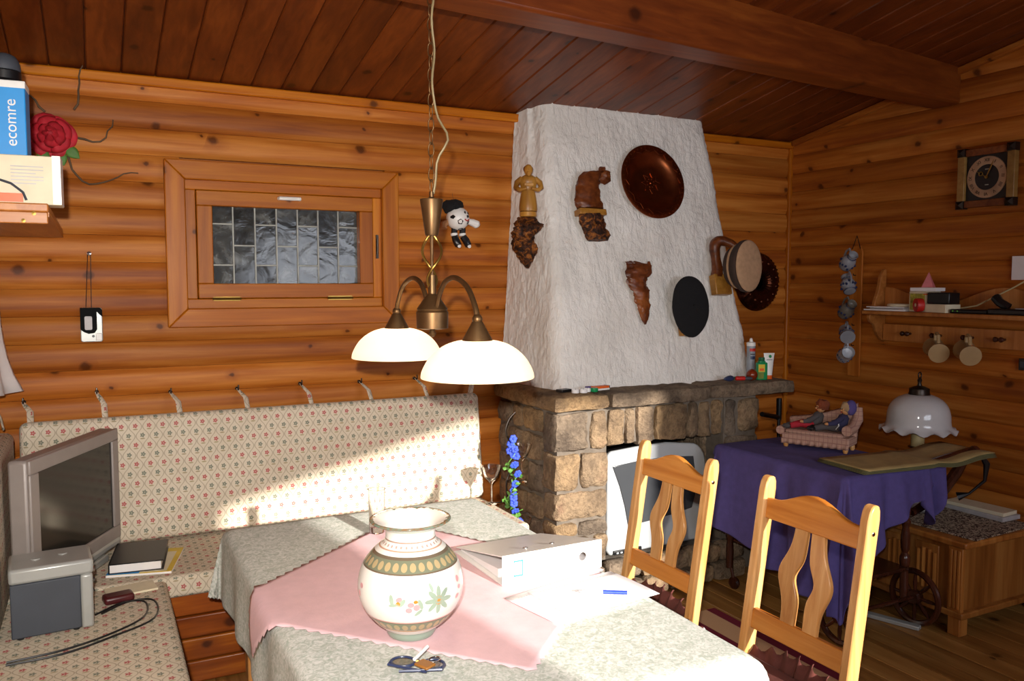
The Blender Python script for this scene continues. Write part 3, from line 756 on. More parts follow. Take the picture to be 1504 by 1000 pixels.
def petals(lst):
    m = MB()
    for a0, z0, sa, sz, rt in lst:
        n = 8; pts = []
        for i in range(n):
            q = 2 * math.pi * i / n; dx, dz = sa * math.cos(q), sz * math.sin(q); c, s_ = math.cos(rad(rt)), math.sin(rad(rt)); dx, dz = dx * c - dz * s_, dx * s_ + dz * c
            dx *= 1.35; dz *= 1.35; r = vr(z0 + dz) + .0022; a = rad(a0) + dx / r; pts.append((r * math.cos(a), r * math.sin(a), z0 + dz))
        m.add(pts, [tuple(range(n))])
    return m
A = -114
pk = [(A + 4, .105, .006, .005, 0), (A + 10, .098, .006, .006, 0), (A + 2, .092, .006, .005, 0), (A - 8, .118, .006, .004, 20), (A + 64, .14, .005, .006, 0), (A + 66, .12, .005, .004, 0), (A + 62, .10, .006, .004, 30), (A - 60, .13, .006, .005, 0), (A - 64, .11, .005, .006, 0)]
gr = [(A - 16, .116, .004, .010, 10), (A - 5, .110, .004, .009, -40), (A + 14, .105, .004, .010, 20), (A + 12, .085, .009, .003, 40), (A + 26, .14, .003, .009, 20), (A - 14, .104, .009, .003, 10)] + [(A + 34 + 9 * math.cos(rad(k * 45)), .108 + .018 * math.sin(rad(k * 45)), .012, .0045, k * 45) for k in range(8)]
gr = [(a, z + .012, b, c, d) for a, z, b, c, d in gr]; pk = [(a, z + .012, b, c, d) for a, z, b, c, d in pk]
petals(gr).build('painted_leaves', 'v_green', vz); petals(pk).build('painted_blossoms', 'v_pink', vz)
petals([(A + 34, .120, .007, .008, 0), (A - 9, .120, .004, .004, 0), (A + 9, .124, .004, .003, 0)]).build('painted_centres', 'v_orange', vz)

# drinking glass
gl = MB().lathe([(.024, 0), (.026, .002), (.0285, .15), (.0305, .151), (.0275, .151), (.0245, .022), (0, .020)], 28)
gl.v = [(x, y, z) for x, y, z in gl.v]
tag(gl.build('drinking_glass', 'glass', None, (.838, 2.672, TT_), smooth=50), 'tall clear drinking glass behind the vase', 'glass')

# ring binder lying with its spine to the viewer
bd = thing('ring_binder', 'white lever arch binder lying with its tall spine upright', 'binder', (1.165, 2.03, TZ + .011), (0, 0, 1))
Tb = X4((0, 0, 0), (90, 0, 90))
MB().box((0, .001, .043), (.335, .004, .082)).build('spine', 'white', bd, bevel=.0015)
MB().box((0, .17, .0015), (.33, .335, .003)).build('cover', 'white', bd)
MB().add([(-.167, .002, .086), (.167, .002, .086), (.155, .345, .012), (-.155, .345, .012), (-.167, .002, .083), (.167, .002, .083), (.155, .345, .009), (-.155, .345, .009)], [(0, 1, 2, 3), (7, 6, 5, 4), (0, 4, 5, 1), (1, 5, 6, 2), (2, 6, 7, 3), (3, 7, 4, 0)]).build('cover', 'white', bd)
MB().add([(-.15, .06, .004), (.15, .06, .004), (.145, .33, .004), (-.145, .33, .004), (-.15, .06, .03), (.15, .06, .03), (.145, .33, .007), (-.145, .33, .007)], [(3, 2, 1, 0), (4, 5, 6, 7), (0, 1, 5, 4), (1, 2, 6, 5), (2, 3, 7, 6), (3, 0, 4, 7)]).build('paper_block', 'paperw', bd)
MB().lathe([(.009, -.001), (.0125, .0), (.0125, .002), (.0095, .002)], 20, T=X4((.098, -.001, .046), (90, 0, 0))).build('finger_ring', 'chrome', bd)
MB().lathe([(.0095, 0), (.0095, .0012)], 20, T=X4((.098, -.001, .046), (90, 0, 0))).build('finger_hole', 'mixgrey', bd)
lb = MB()
for lo, hi in (((-.132, -.002, .022), (-.102, -.0012, .026)), ((-.132, -.002, .064), (-.102, -.0012, .068)), ((-.132, -.002, .022), (-.129, -.0012, .068)), ((-.105, -.002, .022), (-.102, -.0012, .068))): lb.b2(lo, hi)
lb.build('spine_label', plain('pale_cyan', '1c9098', .5), bd)
for x in (-.055, .035): MB().lathe([(.008, 0), (.008, .003), (.004, .004)], 12, T=X4((x, .07, .0725), (-12, 0, 0))).build('rivet', 'chrome', bd)
# papers and pen
def m_print():
    n = N('printed_page'); sp = n.n('ShaderNodeSeparateXYZ'); n.l(n.coord('Object'), sp.inputs[0])
    l = n.math('LESS_THAN', n.math('FRACT', n.math('MULTIPLY', sp.outputs[1], 110)), .4)
    wd = n.math('GREATER_THAN', n.noise(n.coord('Object', (160, 110, 1)), 1.0, 1), .46)
    ins = n.math('MULTIPLY', n.math('LESS_THAN', n.math('ABSOLUTE', sp.outputs[0]), .085), n.math('LESS_THAN', n.math('ABSOLUTE', sp.outputs[1]), .12))
    return n.done(n.mix(n.math('MULTIPLY', n.math('MULTIPLY', l, wd), n.math('MULTIPLY', ins, .35)), lin('f2eef0'), lin('808088')), .6)
M['print'] = m_print()
for i, (x, y, r, lab) in enumerate([(1.13, 1.872, -78, 'printed white sheet of paper beside the binder under another sheet'), (1.195, 1.865, -84, 'printed white sheet of paper with the blue pen lying on it')]):
    tag(MB().grid(lambda u, v: ((u - .5) * .21, (v - .5) * .297, .003 * math.sin(u * 3) * v), 6, 8).build('paper_sheet', 'print', None, (x, y, TT_ + .001 + i * .0025), (0, 0, r), solid=.0006), lab, 'paper', 'sheets of paper on the table')
pn = thing('ballpoint_pen', 'white ballpoint pen with blue barrel lying on the papers', 'pen', (1.215, 1.832, TT_ + .0135), (0, 0, -32))
Tp = X4((0, 0, 0), (0, 90, 0))
MB().lathe([(.001, -.072), (.0035, -.06), (.0048, -.05), (.0048, -.008)], 12, T=Tp).build('tip_section', 'white', pn)
MB().lathe([(.005, -.008), (.005, .058)], 12, T=Tp).build('barrel', plain('pen_blue', '1c3ac0', .3), pn)
MB().lathe([(.0045, .058), (.004, .07), (.002, .078)], 12, T=Tp).build('push_cap', 'white', pn)

# spectacles and keys at the near edge
sp_ = thing('spectacles', 'folded dark-rimmed spectacles at the near edge of the table', 'spectacles', (.615, 1.675, TT_ + .002), (0, 0, -38))
for sx in (-1, 1):
    MB().tube([(sx * .034 + .027 * math.cos(a * math.pi / 10), .023 * math.sin(a * math.pi / 10), .008) for a in range(20)], .0035, 6, closed=True).build('rim', 'navy', sp_)
    MB().lathe([(.025, 0), (.025, .001)], 20, T=X4((sx * .034, 0, .008)) @ Matrix.Diagonal((1, .86, 1, 1))).build('lens', 'glass', sp_)
    MB().tube([(sx * .061, 0, .009), (sx * .062, -.02, .009), (-sx * .03, -.036 - .004 * sx, .006)], .003, 6).build('temple', 'navy', sp_)
MB().tube([(-.008, .004, .009), (0, .008, .010), (.008, .004, .009)], .0025, 6).build('bridge', 'brass', sp_)
ky = thing('key_fob', 'small brown leather key fob with chrome ring among the spectacles', 'key fob', (.622, 1.648, TT_ + .013), (0, 0, 25))
MB().box((0, 0, .004), (.03, .04, .007)).build('leather_tab', plain('tan_leather', '9a6428', .5), ky, bevel=.003)
MB().tube([(.03 + .015 * math.cos(a * math.pi / 8), .012 * math.sin(a * math.pi / 8), .004) for a in range(16)], .0018, 6, closed=True).build('ring', 'chrome', ky)
tag(MB().tube([(-.032, -.01, 0), (0, 0, .001), (.032, .012, .0)], .0042, 8).build('cigarette', 'paperw', None, (.632, 1.697, TT_ + .0205), (0, 0, 25)), 'thin white paper tube resting on the spectacles', 'cigarette')

# ================================================================== CHAIRS
def chair(loc, label, rz=0):
    t = thing('dining_chair', label, 'chair', loc, (0, 0, rz), 'pine chairs at the table')
    hw = .185
    def xb(z): return .165 + (z - .45) * .15 if z > .45 else .165 + (.45 - z) * .10
    for s in (-1, 1):
        m = MB(); zs = [0, .2, .45, .7, .9, .99, 1.012, 1.024, 1.029]; wd = [1, 1, 1, 1, 1, 1, .86, .6, .3]
        v = []; f = []
        for z, w in zip(zs, wd):
            for dx, dy in ((-.022 * w, -.015), (.022 * w, -.015), (.022 * w, .015), (-.022 * w, .015)): v.append((xb(z) + dx, s * hw + dy, z))
        for i in range(len(zs) - 1):
            for k in range(4): l = (k + 1) % 4; f.append((i * 4 + k, i * 4 + l, i * 4 + 4 + l, i * 4 + 4 + k))
        f += [(3, 2, 1, 0), tuple(len(v) - 4 + k for k in range(4))]
        p = m.add(v, f).build('back_post', 'pine', t, bevel=.006)
        MB().lathe([(.006, 0), (.006, .002), (.004, .003)], 10, T=X4((xb(.955), s * (hw + .015), .955), (-90 * s, 0, 0))).build('screw_cap', 'chrome', p)
        MB().box((-.165, s * .17, .215), (.036, .036, .43)).build('front_leg', 'pine', t, bevel=.005)
        MB().box((0, s * .175, .17), (.33, .018, .03)).build('stretcher', 'pine_y_shaded', t, bevel=.003)
        MB().box((0, s * .175, .40), (.31, .02, .05)).build('seat_rail', 'pine_y_shaded', t, bevel=.003)
    MB().box((-.165, 0, .40), (.02, .32, .05)).build('seat_rail', 'pine_y_shaded', t, bevel=.003)
    MB().box((-.005, 0, .437), (.37, .40, .018)).build('seat', 'pine_y_shaded', t, bevel=.006)
    # rails: polygon in y,z leaning with the posts (local x of the prism = y, local y = along the lean)
    lean = math.degrees(math.atan(.15))
    Tl = X4((xb(.45), 0, .45)) @ Euler((0, rad(lean), 0)).to_matrix().to_4x4() @ Matrix(((0, 0, 1, 0), (1, 0, 0, 0), (0, 1, 0, 0), (0, 0, 0, 1)))
    k = 1 / math.cos(rad(lean))
    top = [(-.172, .455 * k), (.172, .455 * k), (.172, .515 * k)]
    for i in range(13): a = lerp(.15, -.15, i / 12); top.append((a, (.515 + .042 * (math.cos(a / .15 * math.pi) + 1) / 2) * k))
    top.append((-.172, .515 * k))
    MB().prism(top, -.010, .012, Tl).build('crest_rail', 'pine_y_shaded', t, bevel=.004)
    low = [(-.172, .125 * k), (.172, .125 * k), (.172, .185 * k), (-.172, .185 * k)]
    MB().prism(low, -.010, .012, Tl).build('lower_rail', 'pine_y_shaded', t, bevel=.004)
    for s in (-1, 1):
        L, R = [], []
        for i in range(25):
            q = i / 24; z = lerp(.18, .462, q) * k
            bow = math.exp(-((q - .50) / .22) ** 2); notch = math.exp(-((q - .48) / .14) ** 2)
            inner = .007 + .024 * notch + .010 * (1 - q); outer = .053 + .036 * bow + .014 * (1 - q)
            L.append((s * inner, z)); R.append((s * outer, z))
        poly = L + R[::-1]
        if s > 0: poly = poly[::-1]
        MB().prism(poly, -.006, .008, Tl).build('splat', 'pine', t, bevel=.003)
    return t
chair((1.555, 2.28, .0075), 'pine dining chair with wavy splats standing before the fireplace')
chair((1.555, 1.655, .0075), 'pine dining chair with wavy splats standing before the purple draped trolley')
for y, lab in ((2.28, 'fireplace chair'), (1.655, 'trolley side chair')):
    t = thing('chair_cushion', 'brown frilled seat cushion tied to the pine chair %s' % ('before the fireplace' if y > 2 else 'before the purple trolley'), 'cushion', (1.572, y, .4548))
    MB().box((-.01, 0, .029), (.33, .345, .054)).build('pad', 'seatcush', t, bevel=.014, seg=3)
    def frill(u, v):
        a = 2 * math.pi * u; c, s_ = math.cos(a), math.sin(a); q = (abs(c) ** 6 + abs(s_) ** 6) ** (-1 / 6)
        r = lerp(.165, .195, v) - .03 * max(0, -c) + .012 * v * math.sin(u * 2 * math.pi * 26)
        return (-.01 + q * c * r, q * s_ * r, .036 + .010 * v + .05 * max(0, c) ** 3 * v + .009 * v * math.cos(u * 2 * math.pi * 26))
    MB().grid(frill, 156, 3).build('frill', 'seatcush', t, solid=.002)
    for s in (-1, 1):
        MB().tube([(.14, s * .165, .015), (.185, s * .205, .03), (.20, s * .20, .012), (.205, s * .215, -.06)], [.004, .006, .006, .007], 6, flat=.4).build('tie', 'maroon', t)
        MB().tube([(.14, s * .165, .015), (.19, s * .207, .025), (.215, s * .225, -.03)], [.004, .007, .008], 6, flat=.4).build('tie', 'mixgrey', t)

tag(MB().b2((-.695, -1.70, 0), (.695, 1.70, .006)).build('striped_rug', 'rug', None, (2.005, 1.40, .001), (0, 0, 0), bevel=.002), 'maroon and tan striped rug under the chairs', 'rug')

# ================================================================== CHANDELIER
ch = thing('pendant_lamp', 'brass pendant lamp on a chain with two glowing cream glass shades', 'lamp', (.90, 2.30, 1.50))
zc = ceil_z(2.30) - 1.50
MB().lathe([(.012, .095), (.012, .10), (.013, .11), (.013, .125), (.02, .13)][:2] + [(.012, .14)], 12).build('collar', 'bronze', ch)
MB().lathe([(0, -.045), (.008, -.042), (.011, -.034), (.008, -.026), (.006, -.022), (.03, -.021), (.047, -.018), (.048, .03), (.044, .035), (.046, .04), (.022, .075), (.012, .085), (.012, .105), (0, .106)], 28).build('hub', 'bronze', ch)
MB().lathe([(.005, .10), (.005, .27)], 10).build('rod', 'bronze', ch)
MB().lathe([(0, .255), (.018, .256), (.02, .262), (.034, .36), (.033, .364), (.012, .366), (.007, .37), (.007, .385), (0, .386)], 28).build('cup', 'bronze', ch)
for ph in (0, 180):
    pts = []
    for i in range(17):
        q = i / 16; a = rad(ph + 200 * q); r = .008 + .026 * math.sin(q * math.pi) ** .8; pts.append((r * math.cos(a), r * math.sin(a), lerp(.105, .258, q)))
    MB().tube(pts, .004, 8).build('scroll', 'brass', ch)
for s in (-1, 1):
    a = MB().ctube([(0, s * .035, .045), (0, s * .06, .085), (0, s * .10, .118), (0, s * .16, .132), (0, s * .22, .122), (0, s * .27, .098), (0, s * .31, .055), (0, s * .322, .03)], .0075, 10)
    a.build('arm', 'bronze', ch)
    MB().sph((0, s * .324, .022), .014, n=14).build('finial', 'bronze', ch)
    MB().lathe([(.0, .016), (.014, .015), (.04, -.032), (.041, -.036), (.0, -.036)], 24, c=(0, s * .324, 0)).build('socket_cone', 'bronze', ch)
    pr = [(.034, -.034), (.055, -.036), (.085, -.046), (.112, -.064), (.132, -.086), (.146, -.112), (.150, -.128), (.1475, -.129), (.129, -.088), (.108, -.067), (.08, -.05), (.034, -.038)]
    shd = MB().lathe(smooth_prof(pr, 3), 48, c=(0, s * .324, 0), cap=False).build('glass_shade', 'shade', ch, smooth=60)
    MB().sph((0, s * .324, -.085), .026, (1, 1, 1.2), 14).build('bulb', 'bulb', ch)
# chain and cord
lk = MB().tube([(.009 * math.cos(a * math.pi / 8), 0, .021 * math.sin(a * math.pi / 8)) for a in range(16)], .0018, 6, closed=True).mesh('chain_link'); lk.materials.append(M['bronze'])
for p in lk.polygons: p.use_smooth = True
z = .40; i = 0
while z < zc - .02: place('chain_link', lk, ch, (0, 0, z), (0, 0, 40 + 90 * (i % 2))); z += .036; i += 1
pts = []; k = 0
for i in range(46):
    q = i / 45; zz = lerp(.38, zc - .01, q); b = .05 * math.exp(-((q - .16) / .05) ** 2)
    pts.append((.006 + b * .8 + .006 * math.sin(q * 34), -.006 - b * .5 + .005 * math.cos(q * 30), zz))
MB().tube(pts, .0035, 6).build('cord', 'cord', ch)
MB().lathe([(.05, 0), (.05, -.01), (.03, -.03), (.006, -.035), (0, -.036)], 24, c=(0, 0, zc + .0)).build('ceiling_rose', 'bronze', ch)

# ================================================================== THINGS ON THE HOOD AND BACK WALL
def hood_y(z): return 3.60 + .35 * (z - 1.07) / 1.51
def on_hood(x, z, off=.0): return (x, hood_y(z) - .012 - off, z)
# copper plate
cp = thing('copper_plate', 'large round embossed copper plate hung on the stucco hood', 'plate', on_hood(2.825, 2.175), HOODROT)
MB().lathe([(0, .006), (.085, .006), (.12, .010), (.152, .024), (.165, .032), (.205, .036), (.214, .033), (.214, .029), (.16, .022), (.1, .002), (0, 0)], 64).build('dish', 'copper', cp, smooth=50)
em = MB()
for i in range(44): a = 2 * math.pi * i / 44; em.sph((.199 * math.cos(a), .199 * math.sin(a), .0355), .0055, (1, 1, .7), 6)
for i in range(36):
    a, b = 2 * math.pi * i / 36, 2 * math.pi * (i + 1) / 36; r0, r1 = (.172, .188) if i % 2 else (.188, .172)
    em.tube([(r0 * math.cos(a), r0 * math.sin(a), .035), (r1 * math.cos(b), r1 * math.sin(b), .035)], .0032, 5)
for i in range(16):
    a, b = 2 * math.pi * i / 16, 2 * math.pi * (i + 1) / 16; r0, r1 = (.036, .062) if i % 2 else (.062, .036)
    em.tube([(r0 * math.cos(a), r0 * math.sin(a), .007), (r1 * math.cos(b), r1 * math.sin(b), .007)], .0028, 5)
for i in range(8): a = 2 * math.pi * (i + .5) / 8; em.sph((.024 * math.cos(a), .024 * math.sin(a), .007), .006, (1, 1, .6), 6)
em.sph((0, 0, .007), .008, (1, 1, .6), 8); em.build('embossing', 'copper', cp)['kind'] = 'stuff'

def slab(root, name, mat, poly, z0, z1, bev, amp=.004, seed=1, sub=1):
    o = MB().prism(poly, z0, z1).noisy(amp, 40, seed).build(name, mat, root, bevel=bev, seg=3, smooth=60); return o
def rooty(pts, seed, n=22, jag=.25):
    """knobbly loft; pts = (x,y,rx,rz) from top to bottom in wall coordinates"""
    m = MB(); v = []; f = []; P = []
    for i in range(len(pts) - 1):
        for k in range(5): t = k / 5; P.append([lerp(a, b, t) for a, b in zip(pts[i], pts[i + 1])])
    P.append(list(pts[-1]))
    for x, y, rx, rz in P:
        for k in range(n):
            a = 2 * math.pi * k / n; q = Vector((x * 9 + math.cos(a) * 1.2, y * 22, math.sin(a) * 1.2 + seed * 5)); r = 1 + jag * (noise.fractal(q, 1, 2, 3) + .7 * noise.noise(q * 3.1))
            v.append((x + rx * r * math.cos(a), y + .006 * noise.noise(q * 2), max(-.004, rz + rz * r * math.sin(a))))
    L = len(P)
    for i in range(L - 1):
        for k in range(n): l = (k + 1) % n; f.append((i * n + l, i * n + k, i * n + n + k, i * n + n + l))
    f.append(tuple(range(n))); f.append(tuple((L - 1) * n + k for k in range(n - 1, -1, -1)))
    return m.add(v, f)
# monk figurine on its root bracket, on the left flank of the hood
mx, my = 2.085, 3.90
rb = MB(); rb = rooty([(0, .0, .045, .03), (.0, -.03, .065, .045), (.02, -.05, .07, .05), (-.012, -.08, .062, .05), (-.015, -.13, .06, .045), (0, -.17, .055, .04), (0, -.2, .045, .03), (.0, -.235, .028, .02), (.002, -.262, .008, .008)], 2, jag=.4)
tag(rb.build('root_bracket', 'root', None, (mx - .045, my - .055, 1.955), (90, 0, -35), smooth=40), 'knobbly root wood bracket carrying the carved monk', 'bracket')
mk = thing('monk_figurine', 'carved light wood monk figurine standing on a root bracket', 'figurine', (mx - .055, my - .085, 1.957), (0, 0, -22))
MB().lathe([(.042, 0), (.045, .004), (.044, .024), (.038, .028), (0, .029)], 20).build('plinth', 'boxwood', mk)
rbm = MB().lathe(smooth_prof([(.046, .029), (.048, .045), (.045, .08), (.038, .12), (.033, .142), (.036, .16), (.040, .185), (.032, .205), (.014, .216), (.012, .222)], 2), 20)
rbm.v = [(x * (1 + .08 * math.sin(math.atan2(y, x) * 9)) if z < .14 else x * 1.15, y * (.85), z) for x, y, z in rbm.v]
for s in (-1, 1): rbm.tube([(s * .034, 0, .198), (s * .060, -.006, .175), (s * .066, -.014, .15), (s * .046, -.036, .135), (s * .012, -.044, .143)], [.014, .015, .014, .011, .009], 8)
rbm.build('robe', 'boxwood', mk, smooth=50)
hd = MB().sph((0, -.010, .240), .026, (.88, .95, 1.12), 16).sph((0, -.036, .238), .006, n=8).sph((0, -.028, .222), .014, (.9, .8, 1.1), 8); hd.build('head', 'boxwood', mk)
MB().box((0, -.034, .163), (.05, .012, .016)).build('book', 'boxwood', mk, bevel=.003)
MB().sph((0, .004, .246), .0265, (1, .9, .8), 14).build('hood_and_hair', 'carve', mk)
# bent carved figure
cf = thing('carved_figure', 'brown carved wooden hunched figure on a root block hung on the hood', 'carving', on_hood(2.42, 2.03), HOODROT)
body = rooty([(.05, .172, .03, .028), (.03, .176, .048, .034), (.0, .168, .06, .036), (-.025, .14, .066, .038), (-.042, .10, .07, .038), (-.05, .05, .074, .038), (-.048, .0, .078, .038), (-.045, -.03, .08, .036)], 5, jag=.16)
body.build('figure_body', 'carve', cf, smooth=40)
MB().sph((.076, .155, .035), .036, (1, 1.15, .9), 18).noisy(.012, 70, 2).build('figure_head', 'carve', cf)
MB().sph((.066, .197, .035), .018, n=10).noisy(.010, 90, 5).build('ear', 'carve', cf)
MB().b2((-.122, -.068, 0), (.045, -.034, .066)).noisy(.004, 30, 3).build('ledge', 'boxwood', cf, bevel=.006)
rooty([(-.042, -.06, .078, .034), (-.036, -.1, .074, .034), (-.024, -.14, .072, .034), (-.012, -.175, .074, .034), (-.006, -.2, .066, .028)], 9, jag=.2).build('root_block', 'root', cf, smooth=40)
# hanging root piece
rp = rooty([(-.05, .165, .03, .014), (-.01, .15, .06, .02), (-.01, .115, .075, .024), (-.03, .08, .062, .024), (-.035, .045, .06, .024), (-.012, .0, .052, .024), (-.015, -.04, .05, .022), (-.005, -.08, .042, .02), (-.002, -.12, .032, .016), (.0, -.155, .018, .01), (.002, -.18, .005, .005)], 12, jag=.35)
rp.add(*(lambda m: (m.v, m.f))(rooty([(.078, .17, .006, .006), (.07, .14, .018, .012), (.06, .10, .022, .014), (.04, .08, .02, .012)], 4, jag=.3)))
tag(rp.build('root_ornament', 'carve', None, on_hood(2.665, 1.565), HOODROT, smooth=40), 'bare pointed root wood ornament below the copper plate', 'ornament')
# black beret on its peg block
bk = thing('peg_block', 'small wooden peg block behind the black beret', 'peg', on_hood(2.935, 1.40), HOODROT)
MB().b2((-.05, -.085, 0), (.05, -.0, .035)).build('block', 'boxwood', bk, bevel=.006)
MB().tube([(0, -.02, .03), (0, .03, .055)], .012, 8).build('peg', 'boxwood', bk)
be = MB().lathe(smooth_prof([(.0, .055), (.06, .054), (.105, .048), (.128, .034), (.126, .02), (.1, .008), (.078, .004), (.07, .0)], 3), 40)
be.v = [(x * .96 + .0 * y, y * 1.30, z + .02 * (y / .13)) for x, y, z in be.v]; be.noisy(.004, 12, 4)
bo = thing('beret', 'black felt beret hung on the stucco hood', 'hat', on_hood(2.945, 1.478, .035), (77, 0, 0))
be.build('crown', 'felt', bo, smooth=60); MB().tube([(0, .0, .054), (.002, .002, .064)], .003, 6).build('stalk', 'felt', bo)
# tan cap on a carved bracket at the right edge
cb = thing('carved_bracket', 'carved dark wood bird-neck bracket holding the tan cap', 'bracket', on_hood(3.225, 1.70), HOODROT)
MB().b2((-.07, -.165, 0), (.045, -.045, .05)).noisy(.003, 25, 2).build('block', 'boxwood', cb, bevel=.006)
MB().ctube([(-.03, -.06, .025), (-.025, .0, .03), (-.03, .06, .035), (-.035, .115, .045), (-.01, .145, .06), (.03, .13, .085), (.06, .10, .11)], [.034, .03, .027, .033, .03, .026, .02], 10).noisy(.004, 50, 3).build('neck', 'carve', cb, smooth=50)
cpv = thing('tweed_cap', 'tan wool cap with dark striped band hanging on a carved bracket', 'hat', (3.225, 3.575, 1.705), (88, 0, 10))
def cap_prof(pr): return MB().lathe(smooth_prof(pr, 3), 40)
m1 = cap_prof([(0, .105), (.06, .104), (.10, .098), (.112, .088), (.104, .08)]); m1.v = [(x, y * 1.28, z) for x, y, z in m1.v]; m1.build('crown', 'tan', cpv, smooth=60)
m2 = cap_prof([(.104, .082), (.113, .075), (.112, .055), (.10, .03), (.092, .02)]); m2.v = [(x, y * 1.28, z) for x, y, z in m2.v]; m2.build('band', 'capband', cpv, smooth=60)
m3 = cap_prof([(.092, .021), (.098, .014), (.094, .006), (.088, .004)]); m3.v = [(x, y * 1.28, z) for x, y, z in m3.v]; m3.build('piping', 'tan', cpv, smooth=60)
m4 = cap_prof([(.088, .005), (.092, -.01), (.086, -.024), (.07, -.03)]); m4.v = [(x, y * 1.22, z) for x, y, z in m4.v]; m4.build('rim', 'capband', cpv, smooth=60)
# copper baking mould on the back wall
cm_ = thing('copper_mould', 'dark ring-shaped copper baking mould on the log wall', 'mould', (3.90, YB - .028, 1.62), BACK)
mm = MB().lathe(smooth_prof([(.05, 0), (.055, .03), (.075, .05), (.11, .056), (.145, .046), (.17, .02), (.182, .006), (.185, 0)], 2), 72)
mm.v = [(x * (1 + .035 * math.sin(math.atan2(y, x) * 24) * (z > .012)), y * 1.04 * (1 + .035 * math.sin(math.atan2(y, x) * 24) * (z > .012)), z) for x, y, z in mm.v]; mm.build('ring', 'copperdk', cm_, smooth=40)
rl = MB()
for i in range(26): a = 2 * math.pi * i / 26; rl.sph((.083 * math.cos(a), .086 * math.sin(a), .05), .008, (1, 1, .8), 6)
for i in range(40): a = 2 * math.pi * i / 40; rl.sph((.168 * math.cos(a), .174 * math.sin(a), .024), .007, (1, 1, .8), 6)
for i in range(14): a = 2 * math.pi * (i + .5) / 14; rl.sph((.125 * math.cos(a), .13 * math.sin(a), .052), .017, (1, 1, .6), 8)
rl.build('relief', 'copperdk', cm_)['kind'] = 'stuff'

# soccer-ball doll on the wall
dl = thing('plush_doll', 'small black and white soccer-ball plush doll hung on the log wall', 'toy', (1.735, YB - .03, 1.955), BACK)
ball = MB().sph((0, 0, .065), .062, n=28); ball.build('ball_body', 'white', dl, smooth=80)
pt = MB()
def patch(ax, ay, r, n=5, rot=0):
    pts = []
    for i in range(n):
        q = 2 * math.pi * i / n + rot; d = Vector((ax + r * math.cos(q), ay + r * math.sin(q))); L = .0632
        v = Vector((math.sin(d.x), math.sin(d.y) * math.cos(d.x), math.cos(d.y) * math.cos(d.x))).normalized() * L; pts.append((v.x, v.y, v.z + .065))
    pt.add(pts, [tuple(range(n))])
patch(-.15, -.35, .27, rot=1.57); patch(.75, -.5, .25); patch(-.85, .1, .27); patch(.1, -1.2, .25); pt.build('ball_patches', 'black', dl, smooth=0)
fc = MB()
for x, y, r in ((.018, .028, .008), (.04, .024, .007)): z = math.sqrt(.062 ** 2 - x * x - y * y) + .065; fc.sph((x, y, z), r, (.7, 1.1, .5), 8)
fc.sph((.034, .008, .116), .008, n=8); fc.build('eyes_and_nose', 'black', dl)
MB().tube([(.014, -.006, .1255), (.026, -.014, .121), (.036, -.014, .116), (.044, -.006, .111)], .003, 6).build('mouth', 'red', dl)
hr = MB().sph((-.025, .062, .06), .05, (1.25, .75, .9), 14).noisy(.012, 70, 1); hr.build('hair', 'felt', dl)
MB().tube([(-.05, -.015, .06), (-.075, -.03, .055), (-.078, -.055, .06)], [.013, .02, .018], 8).build('arm', 'skin', dl); MB().tube([(.055, -.015, .08), (.08, -.02, .08), (.105, -.03, .08), (.115, -.036, .08)], [.015, .02, .022, .012], 10).build('arm', 'white', dl)
for x0, x1 in ((-.018, -.016), (.03, .042)):
    MB().tube([(x0, -.05, .06), (x0 - .002, -.085, .06)], [.016, .017], 10).build('leg', 'black', dl)
    MB().tube([(x0 - .002, -.078, .06), (x0 - .001, -.092, .061)], .019, 10).build('sock_band', 'white', dl)
    MB().tube([(x0, -.092, .062), (x1 + .004, -.115, .066), (x1 + .012, -.14, .078), (x1 + .014, -.148, .084)], [.018, .02, .019, .010], 10).build('boot', 'black', dl)
    MB().sph((x1 + .014, -.146, .088), .011, (1, 1, .6), 8).build('sole', 'white', dl)
MB().tube([(-.01, .1, .03), (-.004, .14, .0)], .001, 4).build('hanging_thread', 'twig', dl)

# hanging pocket player
wk = thing('pocket_player', 'black and silver pocket cassette player hanging by its strap', 'player', (-.012, YB - .03, 1.43), BACK)
MB().prism(rrect(.088, .152, .010), 0, .026).build('case', 'silver', wk, bevel=.003)
MB().prism([(-.044, .076), (.034, .076), (.044, .066), (.044, .035), (.022, .058), (.022, -.02), (.012, -.036), (-.012, -.04), (-.03, -.032), (-.044, -.02)], .0262, .029).build('dark_panel', 'matteblack', wk, bevel=.002)
MB().prism(rrect(.03, .06, .006), .029, .0305, X4((-.012, .008, 0))).build('window', 'mixgrey', wk)
MB().prism(rrect(.024, .032, .004), .026, .031, X4((.028, -.054, 0))).build('button_block', 'white', wk, bevel=.002)
MB().lathe([(.006, .026), (.006, .032), (0, .032)], 10, T=X4((.006, -.05, 0))).build('knob', 'black', wk)
MB().tube([(-.02, .076, .014), (-.006, .31, .012), (.006, .31, .012), (.002, .076, .014)], .0016, 5).build('strap', 'black', wk)
nl = MB().lathe([(.003, -.004), (.003, .012), (.009, .013), (.009, .016), (0, .018)], 12); tag(nl.build('nail', 'chrome', None, (-.012, YB - .026, 1.745), BACK), 'bright round nail head above the pocket player', 'nail')

